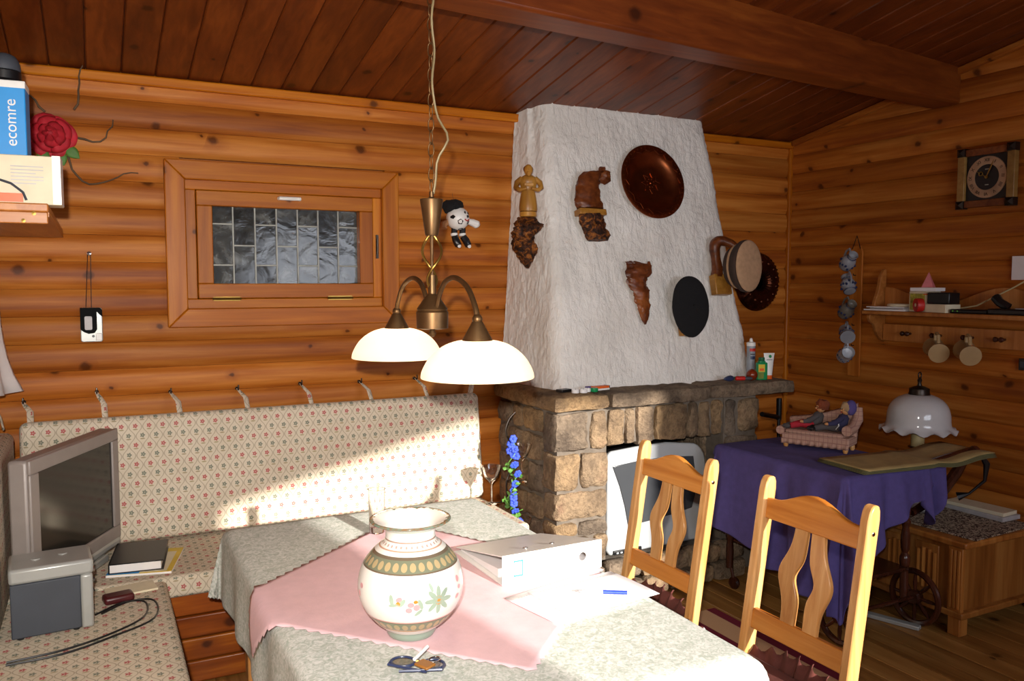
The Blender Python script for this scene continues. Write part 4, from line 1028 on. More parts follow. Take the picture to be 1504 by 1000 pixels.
# rose and twigs
rs = thing('artificial_rose', 'big red artificial rose with twigs pinned to the log wall', 'flower', (-.14, YB - .03, 2.245), BACK)
def petal(a0, r, tilt, w, z):
    def fn(u, v):
        a = a0 + (u - .5) * w; rr = r * (.25 + .75 * v) * (1 - .12 * (2 * u - 1) ** 2); return (rr * math.cos(a), rr * math.sin(a), z + tilt * (1 - v) ** .6 * .1 + .012 * math.sin(u * math.pi) * v + .006 * math.sin(u * 9 + a0))
    return MB().grid(fn, 8, 5)
for ring, (nn, r, tl, z) in enumerate(((6, .096, .10, .02), (5, .078, .3, .03), (5, .056, .45, .045), (4, .036, .55, .058))):
    for i in range(nn): petal(2 * math.pi * i / nn + ring * .5 + random.uniform(-.15, .15), r * random.uniform(.92, 1.08), tl, 2 * math.pi / nn * 1.35, z).noisy(.004, 30, ring * 7 + i).build('petal', 'rose', rs, solid=.0015, smooth=60)
MB().sph((0, 0, .07), .02, (1, 1, 1.4), 10).noisy(.006, 60, 1).build('bud', 'rose', rs)
for a, L in ((-70, .12), (-40, .13), (-110, .11)):
    c, s_ = math.cos(rad(a)), math.sin(rad(a))
    MB().grid(lambda u, v: ((.06 + L * .6 * v) * c - (u - .5) * .05 * math.sin(v * math.pi) * s_, (.06 + L * .6 * v) * s_ + (u - .5) * .05 * math.sin(v * math.pi) * c, .02 + .01 * math.sin(v * 3)), 4, 8).build('leaf', 'leaf', rs, solid=.0015)
random.seed(11)
for st, steps, da in (((.09, .12), 8, .5), ((.06, -.08), 12, -.55), ((.10, .0), 7, .7), ((-.02, .1), 8, .6)):
    p = Vector((st[0], st[1], .02)); a = math.atan2(st[1], st[0]); pts = [p.copy()]
    for i in range(steps): a += random.uniform(-.9, .9) * da + .1; p = p + Vector((math.cos(a), math.sin(a), random.uniform(-.1, .1))) * .03; p.z = max(.012, p.z); pts.append(p.copy())
    MB().tube(pts, [lerp(.005, .002, i / len(pts)) for i in range(len(pts))], 6).build('twig', 'twig', rs)

# left wall shelf with boxes
sh = thing('wall_shelf', 'wooden shelf on the left wall holding boxes', 'shelf', (-.26, 3.45, 1.79))
MB().b2((-.16, -.65, .035), (.15, .66, .06)).build('board', 'shelf', sh, bevel=.004)
MB().b2((-.16, -.65, .0), (.148, -.63, .035)).build('end_panel', 'shelf_x', sh, bevel=.003); MB().b2((-.16, -.63, .022), (.15, .66, .035)).build('underside', 'shelf', sh)
for x, z in ((.112, .03), (.085, .008)): MB().lathe([(.006, 0), (.006, .003), (0, .004)], 10, T=X4((x, -.65, z), (90, 0, 0))).build('screw_head', 'brass', sh)
bxx = thing('blue_carton', 'bright blue upright carton with white top on the left shelf', 'box', (-.255, 3.03, 1.851), (0, 0, -3))
MB().b2((-.09, -.05, 0), (.09, .05, .38)).build('carton', 'blue', bxx, bevel=.003); MB().b2((-.091, -.051, .36), (.091, .051, .383)).build('lid', 'white', bxx, bevel=.003)
lt = MB(); v_, f_ = text_mb('ecomre', .046, None); lt.add(v_, f_, X4((.05, -.0512, .255), (90, -90, 0))); lt.build('lettering', 'white', bxx, smooth=0)
yb = thing('cream_carton', 'cream card box with printed lines and orange stripe on the left shelf', 'box', (-.205, 2.93, 1.851), (0, 0, -2))
MB().b2((-.13, -.06, 0), (.13, .045, .145)).build('carton', 'cream', yb, bevel=.003)
MB().b2((.108, -.0612, .002), (.1305, .046, .147)).build('white_edge', 'white', yb); MB().b2((-.131, -.0615, .006), (.03, -.0605, .032)).build('orange_stripe', 'orange', yb)
pl = MB()
for i in range(6): pl.b2((.0, -.0612, .06 + i * .010), (.085 - .02 * (i % 3 == 0), -.0606, .063 + i * .010))
pl.build('printed_lines', 'mixgrey', yb); MB().lathe([(.03, 0), (.03, .001)], 20, T=X4((-.06, -.0605, .09), (90, 0, 0)) @ Matrix.Diagonal((.8, 1.4, 1, 1))).build('printed_spoon', 'tan', yb)
MB().tube([(-.045, -.062, .075), (0, -.062, .06), (.03, -.062, .035), (.038, -.062, .012)], .004, 6).build('printed_handle', 'charcoal', yb)
jr = thing('dark_jar', 'dark rounded lidded jar on top of the blue carton', 'jar', (-.225, 3.03, 2.236))
MB().lathe([(.04, 0), (.048, .006), (.048, .03), (.044, .034)], 20).build('base', 'black', jr); MB().lathe(smooth_prof([(.046, .034), (.045, .055), (.034, .078), (.012, .088), (0, .089)], 2), 20).build('dome', 'charcoal', jr)
# curtain end on the left wall
cu = MB().grid(lambda u, v: (-.365 + .012 * math.sin(u * 20) + .078 * u ** 4 * v ** 6, lerp(3.35, 4.02, u), lerp(2.0, 1.16 + .09 * (1 - u) ** 2, v)), 50, 12)
tag(cu.build('curtain', 'paperw', None, solid=.003), 'white curtain hanging on the left wall in the corner', 'curtain')

# ================================================================== LEFT BENCH ELECTRONICS
t2 = thing('flat_television', 'grey framed television with dark screen standing on the bench corner', 'television', (-.082, 3.572, .469), (0, 0, 64))
fw_, fh = .66, .47
fo = MB()
def fr_(w, lo, hi):  # frame bars
    pass
MB().b2((-fw_ / 2, 0, .06), (fw_ / 2, .07, .06 + fh)).build('housing', 'tvframe', t2, bevel=.012)
for lo, hi in (((-fw_ / 2, -.012, .06), (fw_ / 2, .0, .115)), ((-fw_ / 2, -.012, .06 + fh - .05), (fw_ / 2, 0, .06 + fh)), ((-fw_ / 2, -.012, .115), (-fw_ / 2 + .055, 0, .06 + fh - .05)), ((fw_ / 2 - .05, -.012, .115), (fw_ / 2, 0, .06 + fh - .05))): MB().b2(lo, hi).build('bezel', 'tvframe', t2, bevel=.004)
MB().b2((-fw_ / 2 + .05, -.004, .11), (fw_ / 2 - .045, .001, .06 + fh - .045)).build('screen', 'screen', t2)
MB().b2((-fw_ / 2 + .02, -.018, .03), (fw_ / 2 - .01, .06, .066)).build('speaker_bar', 'silver', t2, bevel=.012)
MB().b2((-.18, -.03, 0), (.18, .075, .032)).build('foot', 'silver', t2, bevel=.008)
st = thing('compact_stereo', 'silver and charcoal compact stereo with its side panel showing', 'stereo', (-.150, 3.10, .469), (0, 0, 4))
MB().b2((-.125, -.09, .008), (.075, .09, .185)).build('side_body', 'charcoal', st, bevel=.004)
MB().b2((-.128, -.093, .185), (.115, .093, .235)).build('top', 'silver', st, bevel=.010)
MB().b2((.075, -.092, .004), (.112, .092, .186)).build('front_panel', 'silver', st, bevel=.008)
for z in (.06, .125): MB().b2((.112, -.085, z), (.1145, .085, z + .003)).build('groove', 'charcoal', st)
for z in (.155, .205, .215): MB().lathe([(.012, 0), (.011, .014), (0, .015)], 14, T=X4((.112, .05, z if z < .2 else .12), (0, 90, 0))).build('knob', 'chrome', st)
for x, y in ((-.05, 0), (.03, .02)): MB().lathe([(.014, 0), (.014, .003), (0, .004)], 14, c=(x, y, .235)).build('button', 'silver', st)
for x in (-.1, .06):
    for y in (-.07, .07): MB().lathe([(.01, 0), (.01, .009)], 10, c=(x, y, 0)).build('foot', 'black', st)
for i, (a, b) in enumerate([(0, 0), (.02, .03)]):
    tag(MB().ctube([(-.03 + a, 3.12, .474), (.06 + a, 3.2, .474), (.13 + b, 3.17, .474), (.12 + b, 3.03 - b, .474), (.02, 2.93 - b, .474), (-.12, 2.86 - b, .474), (-.27, 2.84 - a, .474)], .0035, 6).build('power_cable', 'black', None), ('thin black cable looping from the stereo across the seat cushion', 'second thin black cable looped wider beside the stereo')[i], 'cable')
# books beside the stereo
mg = thing('magazine', 'colourful magazine lying under the black book on the bench', 'magazine', (.16, 3.63, .469), (0, 0, -14))
MB().b2((-.12, -.15, 0), (.12, .15, .008)).build('pages', 'paperw', mg); MB().b2((-.12, -.15, .008), (.12, .15, .0095)).build('cover', 'yellow', mg); MB().b2((-.12, -.15, .0095), (.0, -.08, .0105)).build('cover_picture', 'blue', mg); MB().b2((.0, -.14, .0095), (.1, .1, .0103)).build('cover_picture', 'cream', mg)
mg2 = thing('magazine', 'pale folded newspaper lowest of the pile by the stereo', 'magazine', (.13, 3.50, .469), (0, 0, 8)); mg2.location = (.085, 3.33, .469)
MB().b2((-.08, -.05, 0), (.09, .05, .007)).build('pages', 'cream', mg2)
bb = thing('black_book', 'thick black covered book on top of the magazine pile', 'book', (.135, 3.64, .480), (0, 0, -8))
MB().b2((-.095, -.135, .003), (.09, .135, .035)).build('page_block', 'paperw', bb); MB().b2((-.1, -.14, .034), (.1, .14, .039)).build('cover', 'black', bb, bevel=.002); MB().b2((-.1, -.14, 0), (.1, .14, .003)).build('cover', 'black', bb); MB().b2((-.1, -.14, 0), (-.095, .14, .039)).build('spine', 'black', bb)
tag(MB().b2((-.05, -.032, 0), (.05, .032, .028)).build('wallet', 'wine', None, (.045, 3.235, .469), (0, 0, 10), bevel=.010, seg=3), 'dark red leather wallet beside the stereo', 'wallet')

# ================================================================== GOBLET STAND WITH BLUE FLOWERS
gs = thing('goblet_stand', 'slender metal stand with glass goblets wound with a blue flower garland', 'stand', (1.885, 3.72, 0))
MB().lathe([(.04, 0), (.04, .008), (.02, .016), (.008, .03)], 24).build('base', 'darkmetal', gs)
stem = [(0, 0, .02), (.005, 0, .25), (.03, 0, .37), (-.015, 0, .48), (-.03, 0, .6), (.015, 0, .7), (-.01, .0, .8), (-.035, 0, .86), (-.015, .0, .92), (.02, 0, .955)]
MB().ctube(stem, .005, 8).build('stem', 'darkmetal', gs)
def goblet(x, y, z, label_parent, r=.052):
    return MB().lathe([(.03, -.135), (.028, -.131), (.004, -.125), (.0035, -.035), (.012, -.02), (.036, .005), (r, .045), (r + .002, .06), (r, .06), (r - .003, .045), (.033, .008), (.008, -.012), (0, -.014)], 24, c=(x, y, z)).build('goblet', 'glass', label_parent, smooth=50)
goblet(.045, -.02, .73, gs); goblet(-.115, .0, .63, gs, .048); goblet(.035, -.04, .35, gs)
MB().tube([(-.005, 0, .6), (.03, -.01, .595), (.06, -.02, .597)], .003, 6).build('arm', 'darkmetal', gs); MB().tube([(-.02, 0, .50), (-.07, 0, .497), (-.115, 0, .497)], .003, 6).build('arm', 'darkmetal', gs)
random.seed(5)
ga = thing('flower_garland', 'blue artificial flower and ivy garland winding down the goblet stand', 'garland', (1.885, 3.70, 0))
gp = []
for i in range(34): q = i / 33; gp.append(Vector((-.02 + .022 * math.sin(q * 17), -.02 + .02 * math.cos(q * 17), lerp(.83, .36, q))))
MB().tube(gp, .003, 6).build('vine', 'leaf', ga)
lfm = MB().grid(lambda u, v: ((u - .5) * .022 * math.sin(v * math.pi), .004 * math.sin(u * 3.1), v * .03), 4, 5).mesh('leaf'); lfm.materials.append(M['leaf'])
for i in range(60):
    p = random.choice(gp[10:]); place('leaf', lfm, ga, p + Vector((random.uniform(-.018, .022), random.uniform(-.02, .0), random.uniform(-.01, .01))), (random.uniform(-70, 70), random.uniform(-80, 80), random.uniform(0, 360)))
flm = MB()
for k in range(6): a = k * math.pi / 3; flm.sph((.013 * math.cos(a), .013 * math.sin(a), .003), .010, (1, 1, .5), 6)
flm = flm.sph((0, 0, .006), .008, n=6).mesh('blossom'); flm.materials.append(M['bluefl'])
for z, dx in ((.83, -.02), (.80, -.03), (.775, -.01), (.77, -.035), (.745, -.02), (.74, -.002), (.70, -.018), (.695, -.006), (.65, .004), (.60, -.01), (.56, -.022), (.53, -.02), (.50, -.02), (.46, -.008), (.40, .015), (.385, .02), (.37, .018)):
    place('blossom', flm, ga, (dx, -.035 + random.uniform(-.01, .01), z), (90 + random.uniform(-40, 40), random.uniform(-30, 30), 0))

# ================================================================== MANTEL THINGS
ZM = 1.069
def tl(x, y, lab):
    t = thing('tea_light', lab, 'candle', (x, y, ZM + .002), group='tea lights on the mantel')
    MB().lathe([(.0185, 0), (.019, .001), (.019, .017), (.0175, .0165), (.0172, .014), (0, .0135)], 20).build('cup', 'candle', t); MB().tube([(0, 0, .013), (.001, 0, .022)], .0008, 5).build('wick', 'black', t)
for x, y, lab in ((2.115, 3.475, 'next to the flat black box'), (2.155, 3.463, 'between the other two'), (2.193, 3.49, 'next to the green tin')): tl(x, y, 'white tea light on the mantel ' + lab)
tag(MB().b2((-.035, -.022, 0), (.035, .022, .014)).build('match_box', 'black', None, (2.085, 3.535, ZM + .002), (0, 0, 15), bevel=.002), 'flat black box behind the tea lights on the mantel', 'box')
gt = thing('green_tin', 'small round green tin beside the tea lights', 'tin', (2.225, 3.475, ZM + .002)); MB().lathe([(.019, 0), (.02, .002), (.02, .017), (.018, .019), (0, .019)], 20).build('tin', 'green', gt); MB().lathe([(.0205, .012), (.0205, .018), (0, .0195)], 20).build('lid', 'green', gt)
ob = thing('orange_lighter_box', 'flat orange and white packet lying beside the green tin', 'box', (2.285, 3.515, ZM + .002), (0, 0, 8)); MB().b2((-.05, -.02, 0), (.05, .02, .010)).build('tray', 'white', ob, bevel=.002); MB().b2((-.05, -.02, .010), (.05, .02, .021)).build('sleeve', 'orange', ob, bevel=.003); MB().b2((.046, -.0205, .010), (.0505, .0205, .0215)).build('end', 'black', ob)
tag(MB().b2((-.02, -.012, 0), (.02, .012, .02)).build('purple_packet', plain('violet_pack', '4a3a80', .5), None, (2.232, 3.53, ZM + .002), (0, 0, 0), bevel=.002), 'tiny violet packet behind the green tin on the mantel', 'packet')
ZR = ZM + .002
sd = thing('screwdriver', 'short red-handled screwdriver lying on the mantel', 'screwdriver', (3.20, 3.465, ZR + .016), (0, 0, -25))
Ts = X4((0, 0, 0), (0, 90, 0)); MB().lathe([(.006, -.05), (.012, -.045), (.012, -.0), (.009, .005)], 12, T=Ts).build('handle', 'red', sd); MB().lathe([(.0095, .005), (.0105, .03), (.006, .045)], 12, T=Ts).build('collar', 'charcoal', sd); 
dk = thing('dark_bulb', 'dark pear-shaped rubber bulb lying on the mantel', 'bulb', (3.125, 3.50, ZR + .016), (0, 0, 10)); MB().lathe(smooth_prof([(0, -.045), (.006, -.042), (.010, -.03), (.016, -.005), (.016, .015), (.010, .03), (0, .033)], 2), 16, T=Ts).build('bulb', 'navy', dk); MB().lathe([(.007, .028), (.007, .05), (0, .051)], 10, T=Ts).build('neck', 'green', dk)
wb_ = thing('wooden_ball', 'polished reddish brown ball on the mantel', 'ball', (3.265, 3.475, ZR - .001)); MB().sph((0, 0, .032), .032, n=24).build('ball', plain('red_brown_gloss', '7a2c12', .15), wb_, smooth=80); MB().lathe([(.006, .062), (.004, .066), (0, .067)], 8).build('knob', 'carve', wb_)
sc_ = thing('sealant_cartridge', 'grey sealant cartridge standing on the mantel end', 'cartridge', (3.335, 3.56, ZR)); MB().lathe([(.024, 0), (.024, .185)], 20).build('barrel', plain('cartridge_grey', '8d939b', .4), sc_); MB().lathe([(.025, .185), (.025, .205), (.010, .21), (.008, .225), (.003, .23), (0, .23)], 20).build('cap', 'white', sc_)
def wrap(r, a0, a1, z0, z1): return MB().grid(lambda u, v: (r * math.cos(lerp(a0, a1, u)), r * math.sin(lerp(a0, a1, u)), lerp(z0, z1, v)), 10, 1)
wrap(.0246, rad(-150), rad(-60), .155, .172).build('red_label', 'red', sc_); wrap(.0246, rad(-140), rad(-70), .135, .142).build('dark_print', 'charcoal', sc_); wrap(.0246, rad(-140), rad(-70), .11, .128).build('dark_print', 'navy', sc_)
gb = thing('green_bottle', 'flat green plastic bottle with yellow label on the mantel', 'bottle', (3.335, 3.475, ZR), (0, 0, -18))
MB().prism(rrect(.062, .036, .010), 0, .098).build('bottle_body', 'green', gb, bevel=.006, seg=3); MB().prism(rrect(.04, .03, .008), .098, .106).build('shoulder', 'green', gb); MB().lathe([(.016, .104), (.017, .106), (.017, .126), (0, .127)], 18).build('cap', plain('dark_green', '0c5a38', .4), gb)
MB().b2((-.026, -.0192, .045), (.012, -.0182, .088)).build('label', 'yellow', gb); MB().b2((-.02, -.0196, .052), (.006, -.0192, .066)).build('label_print', 'orange', gb); MB().b2((-.026, -.0192, .008), (.006, -.0182, .042)).build('lower_label', plain('olive_label', '6a7a28', .4), gb)
tu = thing('cream_tube', 'white squeeze tube standing on its orange cap on the mantel', 'tube', (3.405, 3.49, ZR), (0, 0, -15))
MB().grid(lambda u, v: ((lerp(.019, .034, v)) * math.cos(2 * math.pi * u), lerp(.019, .0018, v) * math.sin(2 * math.pi * u), .022 + .125 * v), 28, 8).build('sleeve', 'white', tu, smooth=60); MB().lathe([(.0, 0), (.018, 0), (.019, .002), (.019, .022), (0, .0225)], 20).build('cap', 'orange', tu)
MB().prism(circ(.009, 16), .0, .0012, X4((.004, -.0052, .128), (84, 0, 0))).build('emblem', 'green', tu); MB().b2((-.02, -.0098, .108), (.016, -.009, .111)).build('print', 'charcoal', tu)

# ================================================================== TROLLEY
tr = thing('tea_trolley', 'dark turned-wood tea trolley with large spoked wheels', 'trolley', (3.17, 2.90, 0))
def LT(*a): return tuple(a)
MB().b2((-.24, -.40, .735), (.26, .42, .76)).build('top', 'dark', tr, bevel=.008)
MB().b2((-.22, -.36, .26), (.22, .40, .278)).build('shelf', 'dark', tr, bevel=.005)
turn = smooth_prof([(.02, 0), (.022, .1), (.018, .14), (.026, .17), (.026, .2), (.014, .22), (.022, .24), (.024, .3), (.017, .34), (.026, .37), (.014, .39), (.022, .41), (.024, .5), (.026, .60), (.026, .615)], 2)
for sx in (-1, 1):
    for sy in (-1, 1): MB().lathe([(r * .9, z + .12) for r, z in turn], 16, c=(sx * .225, -.33 if sy < 0 else .37, 0)).build('leg', 'dark', tr)
    w = thing('w', '', '', (0, 0, 0)); bpy.data.objects.remove(w)
    wx = -.25 if sx < 0 else .245
    Tw = X4((wx, -.375, .137), (0, 90, 0))
    rim = MB().tube([(.122 * math.cos(a * math.pi / 20), .122 * math.sin(a * math.pi / 20), 0) for a in range(40)], .0145, 8, closed=True, T=Tw).build('wheel', 'dark', tr)
    MB().lathe([(.03, -.022), (.034, -.01), (.034, .01), (.03, .022), (0, .024)], 16, T=Tw).build('hub', 'dark', rim)
    for k in range(8): a = k * math.pi / 4; MB().tube([(.025 * math.cos(a), .025 * math.sin(a), 0), (.07 * math.cos(a), .07 * math.sin(a), 0), (.118 * math.cos(a), .118 * math.sin(a), 0)], [.006, .010, .006], 8, T=Tw).build('spoke', 'dark', rim)
    Tc = X4((sx * .2, .36, .035), (0, 90, 0)); MB().lathe([(0, -.012), (.03, -.012), (.035, 0), (.03, .012), (0, .012)], 16, T=Tc).build('caster', 'dark', tr); MB().tube([(sx * .2, .36, .035), (sx * .215, .37, .13)], .008, 6).build('caster_stem', 'dark', tr)
MB().tube([(-.25, -.375, .137), (.245, -.375, .137)], .010, 8).build('axle', 'dark', tr)
MB().tube([(.20, -.36, .745), (.33, -.37, .765), (.43, -.375, .785), (.62, -.385, .80)], [.016, .02, .015, .022], 10).build('handle_rail', 'dark', tr); MB().tube([(.60, -.375, .80), (.52, -.37, .70), (.42, -.36, .60), (.25, -.34, .53)], [.02, .026, .024, .018], 10).build('brace', 'dark', tr)
MB().sph((.63, -.385, .80), .026, n=12).build('knob', 'dark', tr)
tag(MB().b2((-.02, -.16, 0), (.02, .16, .02)).build('metal_strip', 'silver', None, (3.33, 2.62, .001), (0, 0, 20), bevel=.004), 'grey metal bar on the floor under the trolley', 'bar')
# purple cloth draped over the trolley
CX0, CX1, CY0, CY1, CZ = 2.925, 3.435, 2.52, 3.335, .764
def pcl(u, v):
    s = lerp(-1, .60, u); t = lerp(-1, 1.07, v)
    yy = CY0 + min(max(t * (CY1 - CY0) if t > 0 else 0, 0), CY1 - CY0)
    ls = .764 - (.16 + .27 * (yy - 2.6)); s = s * ls if s < 0 else s
    lt = .47 - .30 * min(1, max(0, (s + .05) / .45)); t = t * lt if t < 0 else t * (CY1 - CY0)
    ex = max(0, -s, s - (CX1 - CX0)); ey = max(0, -t, t - (CY1 - CY0))
    x = CX0 + min(max(s, 0), CX1 - CX0); y = CY0 + min(max(t, 0), CY1 - CY0)
    dx = -1 if s < 0 else (1 if s > CX1 - CX0 else 0); dy = -1 if t < 0 else (1 if t > CY1 - CY0 else 0)
    z = CZ; r = .03; e = math.hypot(ex, ey)
    if e > 0:
        a = math.atan2(ey, ex); z -= max(0, e - r * .4) if e > r else e * e / (2 * r)
        ph = (y * 24 + 1.1 * math.sin(y * 9) if not dy else x * 30 + 2) + a * 5.5
        out = min(e, r) * .8 + .055 * min(1, e / .35) * (math.sin(ph) * .55 + .30 * math.sin(ph * 1.7 + 1) + .72)
        x += dx * math.cos(a) * out; y += dy * math.sin(a) * out
        z = max(z, .12 + .01 * math.sin(ph))
    else: z += .003 * noise.noise(Vector((x * 14, y * 14, 1)))
    return (x - 3.17, y - 2.9, z)
pc = MB().grid(pcl, 110, 140)
tag(pc.build('purple_cloth', 'purple', None, (3.17, 2.9, .002), solid=.003, smooth=80), 'purple cloth draped in folds over the tea trolley', 'tablecloth')
# small corner of the cloth hanging at the right
tag(MB().grid(lambda u, v: (lerp(3.40, 3.56, u) + .02 * v * math.sin(u * 6), 2.50 - .03 * math.sin(u * 9) * (.4 + v), .775 - v * (.10 + .20 * math.sin(math.pi * min(1, .15 + u * .8)))), 16, 14).build('purple_napkin', 'purple', None, solid=.003, smooth=80), 'purple cloth corner hanging beside the trolley leg', 'napkin')
# placemats
for i in range(4):
    def pmf(u, v, i=i):
        x = lerp(-.37, .41, u); y = lerp(-.15, .15, v) - .02 * u; return (x, y, .004 * i + (.03 * (u - .55) ** 2 * 4 if u > .55 else 0) + .006 * math.sin(u * 16) * (u > .5))
    tag(MB().grid(pmf, 30, 6).build('placemat', 'olive' if i == 3 else 'oliveedge', None, (3.39 + .006 * i, 2.60 + .004 * i, .772 + .0005 * i), (0, 0, -6 + i * .8), solid=.0032), ('olive woven placemat on top of the stack on the trolley' if i == 3 else 'dark-edged placemat, %s from the bottom of the stack on the trolley' % ('first', 'second', 'third')[i]), 'placemat', 'placemats on the trolley')
# doll sofa
so = thing('doll_sofa', 'small pink plaid doll sofa standing on the purple cloth', 'doll sofa', (3.30, 3.02, .768), (0, 0, -66))
SW = .34
MB().b2((-SW / 2, -.07, .03), (SW / 2, .07, .075)).build('base', 'plaid', so, bevel=.008); MB().b2((-SW / 2 + .02, -.075, .072), (SW / 2 - .03, .05, .095)).build('seat_pad', 'plaid', so, bevel=.010)
MB().grid(lambda u, v: (lerp(-SW / 2, SW / 2, u), .055 + .012 * math.sin(v * 3), lerp(.05, .14 + .10 * u ** 1.5, v)), 20, 8).build('backrest', 'plaid', so, solid=.03, smooth=60)
MB().tube([(SW / 2 - .01, -.075, .115), (SW / 2 - .005, .0, .12), (SW / 2, .06, .16), (SW / 2, .065, .22)], [.026, .026, .028, .022], 12).build('arm', 'plaid', so); MB().tube([(-SW / 2 - .005, -.075, .085), (-SW / 2, .06, .09)], .022, 12).build('arm', 'plaid', so)
MB().grid(lambda u, v: (lerp(-SW / 2, SW / 2, u), -.073 - .006 * v * math.sin(u * 60), .045 - .025 * v), 60, 2).build('skirt', 'plaid', so, solid=.002)
for x in (-.15, .15):
    for y in (-.055, .055): MB().lathe([(.009, 0), (.013, .010), (.013, .02), (.009, .034)], 12, c=(x, y, 0)).build('foot', 'pine', so)
def doll(lab, x, tx, hairm, topm, legm, hat=False):
    t = thing('doll', lab, 'doll', (3.30, 3.02, .768), (0, 0, -66))
    L = MB()
    for s in (-1, 1): L.tube([(x, .005 + s * .012, .115), (x - .05, -.02 + s * .018, .125), (x - .095, -.045 + s * .02, .112)], [.022, .019, .015], 10)
    L.build('trousers', legm, t, smooth=60)
    MB().tube([(x - .003, .005, .105), (x + .012, .014, .14), (x + .022, .02, .172), (x + .026, .022, .185)], [.027, .031, .026, .012], 12).build('torso', topm, t, smooth=60)
    A_ = MB()
    for s in (-1, 1): A_.tube([(x + .02, .018 + s * .022, .168), (x - .004, -.005 + s * .045, .145), (x - .03, -.03 + s * .03, .14)], [.014, .014, .011], 8)
    A_.build('sleeves', topm, t, smooth=60)
    H_ = MB()
    for s in (-1, 1): H_.sph((x - .036, -.034 + s * .03, .14), .010, (1.2, 1, .8), 8)
    H_.build('hands', 'skin', t)
    hx, hy, hz = x + .03, .018, .208
    hd = MB().sph((hx, hy, hz), .024, (.95, 1, 1.08), 16).sph((hx - .018, hy - .016, hz - .003), .005, n=6); hd.build('head', 'skin', t, smooth=80)
    ey = MB()
    for s in (-1, 1): ey.sph((hx - .018 + s * .007, hy - .014 - s * .007, hz + .005), .0026, n=6)
    ey.build('eyes', 'black', t); MB().sph((hx - .017, hy - .0155, hz - .0115), .0035, (1.2, 1, .5), 6).build('mouth', 'red', t)
    MB().sph((hx + .008, hy + .006, hz + .012), .034, (1, 1, .9), 14).noisy(.010, 80, 3 if hat else 5).build('hair', hairm, t)
    if hat: MB().sph((hx + .022, hy + .008, hz + .012), .034, (.8, 1, 1.15), 14).build('bonnet', 'purple', t)
    S_ = MB()
    for s in (-1, 1): S_.sph((x - .112, -.055 + s * .022, .112), .015, (1.4, .9, .9), 8)
    S_.build('shoes', 'greycl' if not hat else 'black', t)
    if hat: MB().tube([(x + .0, -.018, .165), (x + .01, -.022, .13), (x - .002, -.03, .11)], .006, 6, flat=.4).build('scarf', 'white', t)
    return t
doll('rag doll with ginger hair and red trousers lounging on the doll sofa', -.03, 0, 'ginger', 'greycl', 'redcloth'); doll('rag doll with purple bonnet and grey clothes lounging on the doll sofa', .095, 0, 'blond', plain('dark_navy_cloth', '2c2a48', .9), 'greycl', True)

# fire tools beside the fireplace
ft = thing('fire_tongs', 'black iron fire tool leaning behind the trolley', 'fire tool', (3.62, 3.62, 0), (0, 0, 20)); MB().tube([(0, 0, .0), (.005, 0, .4), (.0, 0, .84)], .010, 8).build('shaft', 'black', ft); MB().tube([(0, 0, .80), (0, 0, .93)], .016, 10).build('grip', 'black', ft); MB().box((0, 0, .010), (.14, .14, .02)).build('foot', 'black', ft)
MB().tube([(-.22, .0, .86), (.0, .0, .815)], .014, 8).build('cross_arm', 'black', ft)

# ================================================================== CHEST, LAMP
cs = thing('carved_chest', 'low carved oak chest with linenfold panels against the right wall', 'chest', (3.81, 2.85, 0))
MB().b2((-.32, -.50, .09), (.33, .50, .415)).build('carcass', 'chest', cs, bevel=.004); MB().b2((-.35, -.54, .415), (.345, .53, .445)).build('lid', 'chest', cs, bevel=.008); MB().b2((-.345, -.53, .085), (.34, .52, .115)).build('plinth', 'chest', cs, bevel=.006)
for y in (-.485, .485):
    for x in (-.31, .30): MB().box((x, y, .045), (.06, .06, .09)).build('foot', 'chest', cs, bevel=.004)
for y in (-.485, -.02, .46):
    MB().b2((-.342, y - .035, .115), (-.32, y + .035, .415)).build('stile', 'chest', cs, bevel=.003)
    for k in (-1, 0, 1): MB().b2((-.347, y + k * .019 - .006, .13), (-.341, y + k * .019 + .006, .4)).build('flute', 'chest', cs, bevel=.002)
for y in (-.33, -.17, .14, .30):
    MB().b2((-.329, y - .062, .15), (-.319, y + .062, .39)).build('panel', 'chest', cs, bevel=.004)
    for k in (-1.4, -.5, .5, 1.4): MB().tube([(-.328, y + k * .03, .17 + .012 * abs(k)), (-.328, y + k * .03, .37 - .012 * abs(k))], .011, 8).build('linenfold', 'chest', cs)
tag(MB().b2((-.24, -.22, 0), (.24, .22, .006)).build('table_mat', 'mat', None, (3.76, 2.545, .4458), (0, 0, 3), bevel=.002), 'brown and beige patterned mat on the carved chest', 'mat')
for i, (x, y, w, l, h, mt, lab) in enumerate([(3.98, 2.60, .14, .34, .022, 'mixgrey', 'grey magazine pile lying along the wall on the chest'), (3.975, 2.59, .12, .30, .018, 'cream', 'cream booklet on the grey magazines on the chest')]):
    tag(MB().b2((-w / 2, -l / 2, 0), (w / 2, l / 2, h)).build('booklet', mt, None, (x, y, .452 + i * .0225), (0, 0, 4 * i), bevel=.002), lab, 'booklet')
tag(MB().sph((0, 0, .022), .06, (1, 1.2, .4), 14).noisy(.016, 38, 3).build('plastic_bag', 'mixgrey', None, (3.74, 2.73, .4525), smooth=20), 'crumpled pale plastic bag on the patterned mat', 'bag')
tag(MB().tube([(3.80, 2.49, .80), (3.83, 2.47, .74), (3.82, 2.47, .66), (3.78, 2.52, .59), (3.75, 2.56, .57)], [.010, .016, .008, .006, .022], 8).build('strap_cord', 'black', None), 'black cord with plug hanging from the trolley handle', 'cord')
lp = thing('table_lamp', 'table lamp with white opal glass shade and frilled rim', 'lamp', (3.86, 2.87, .4455))
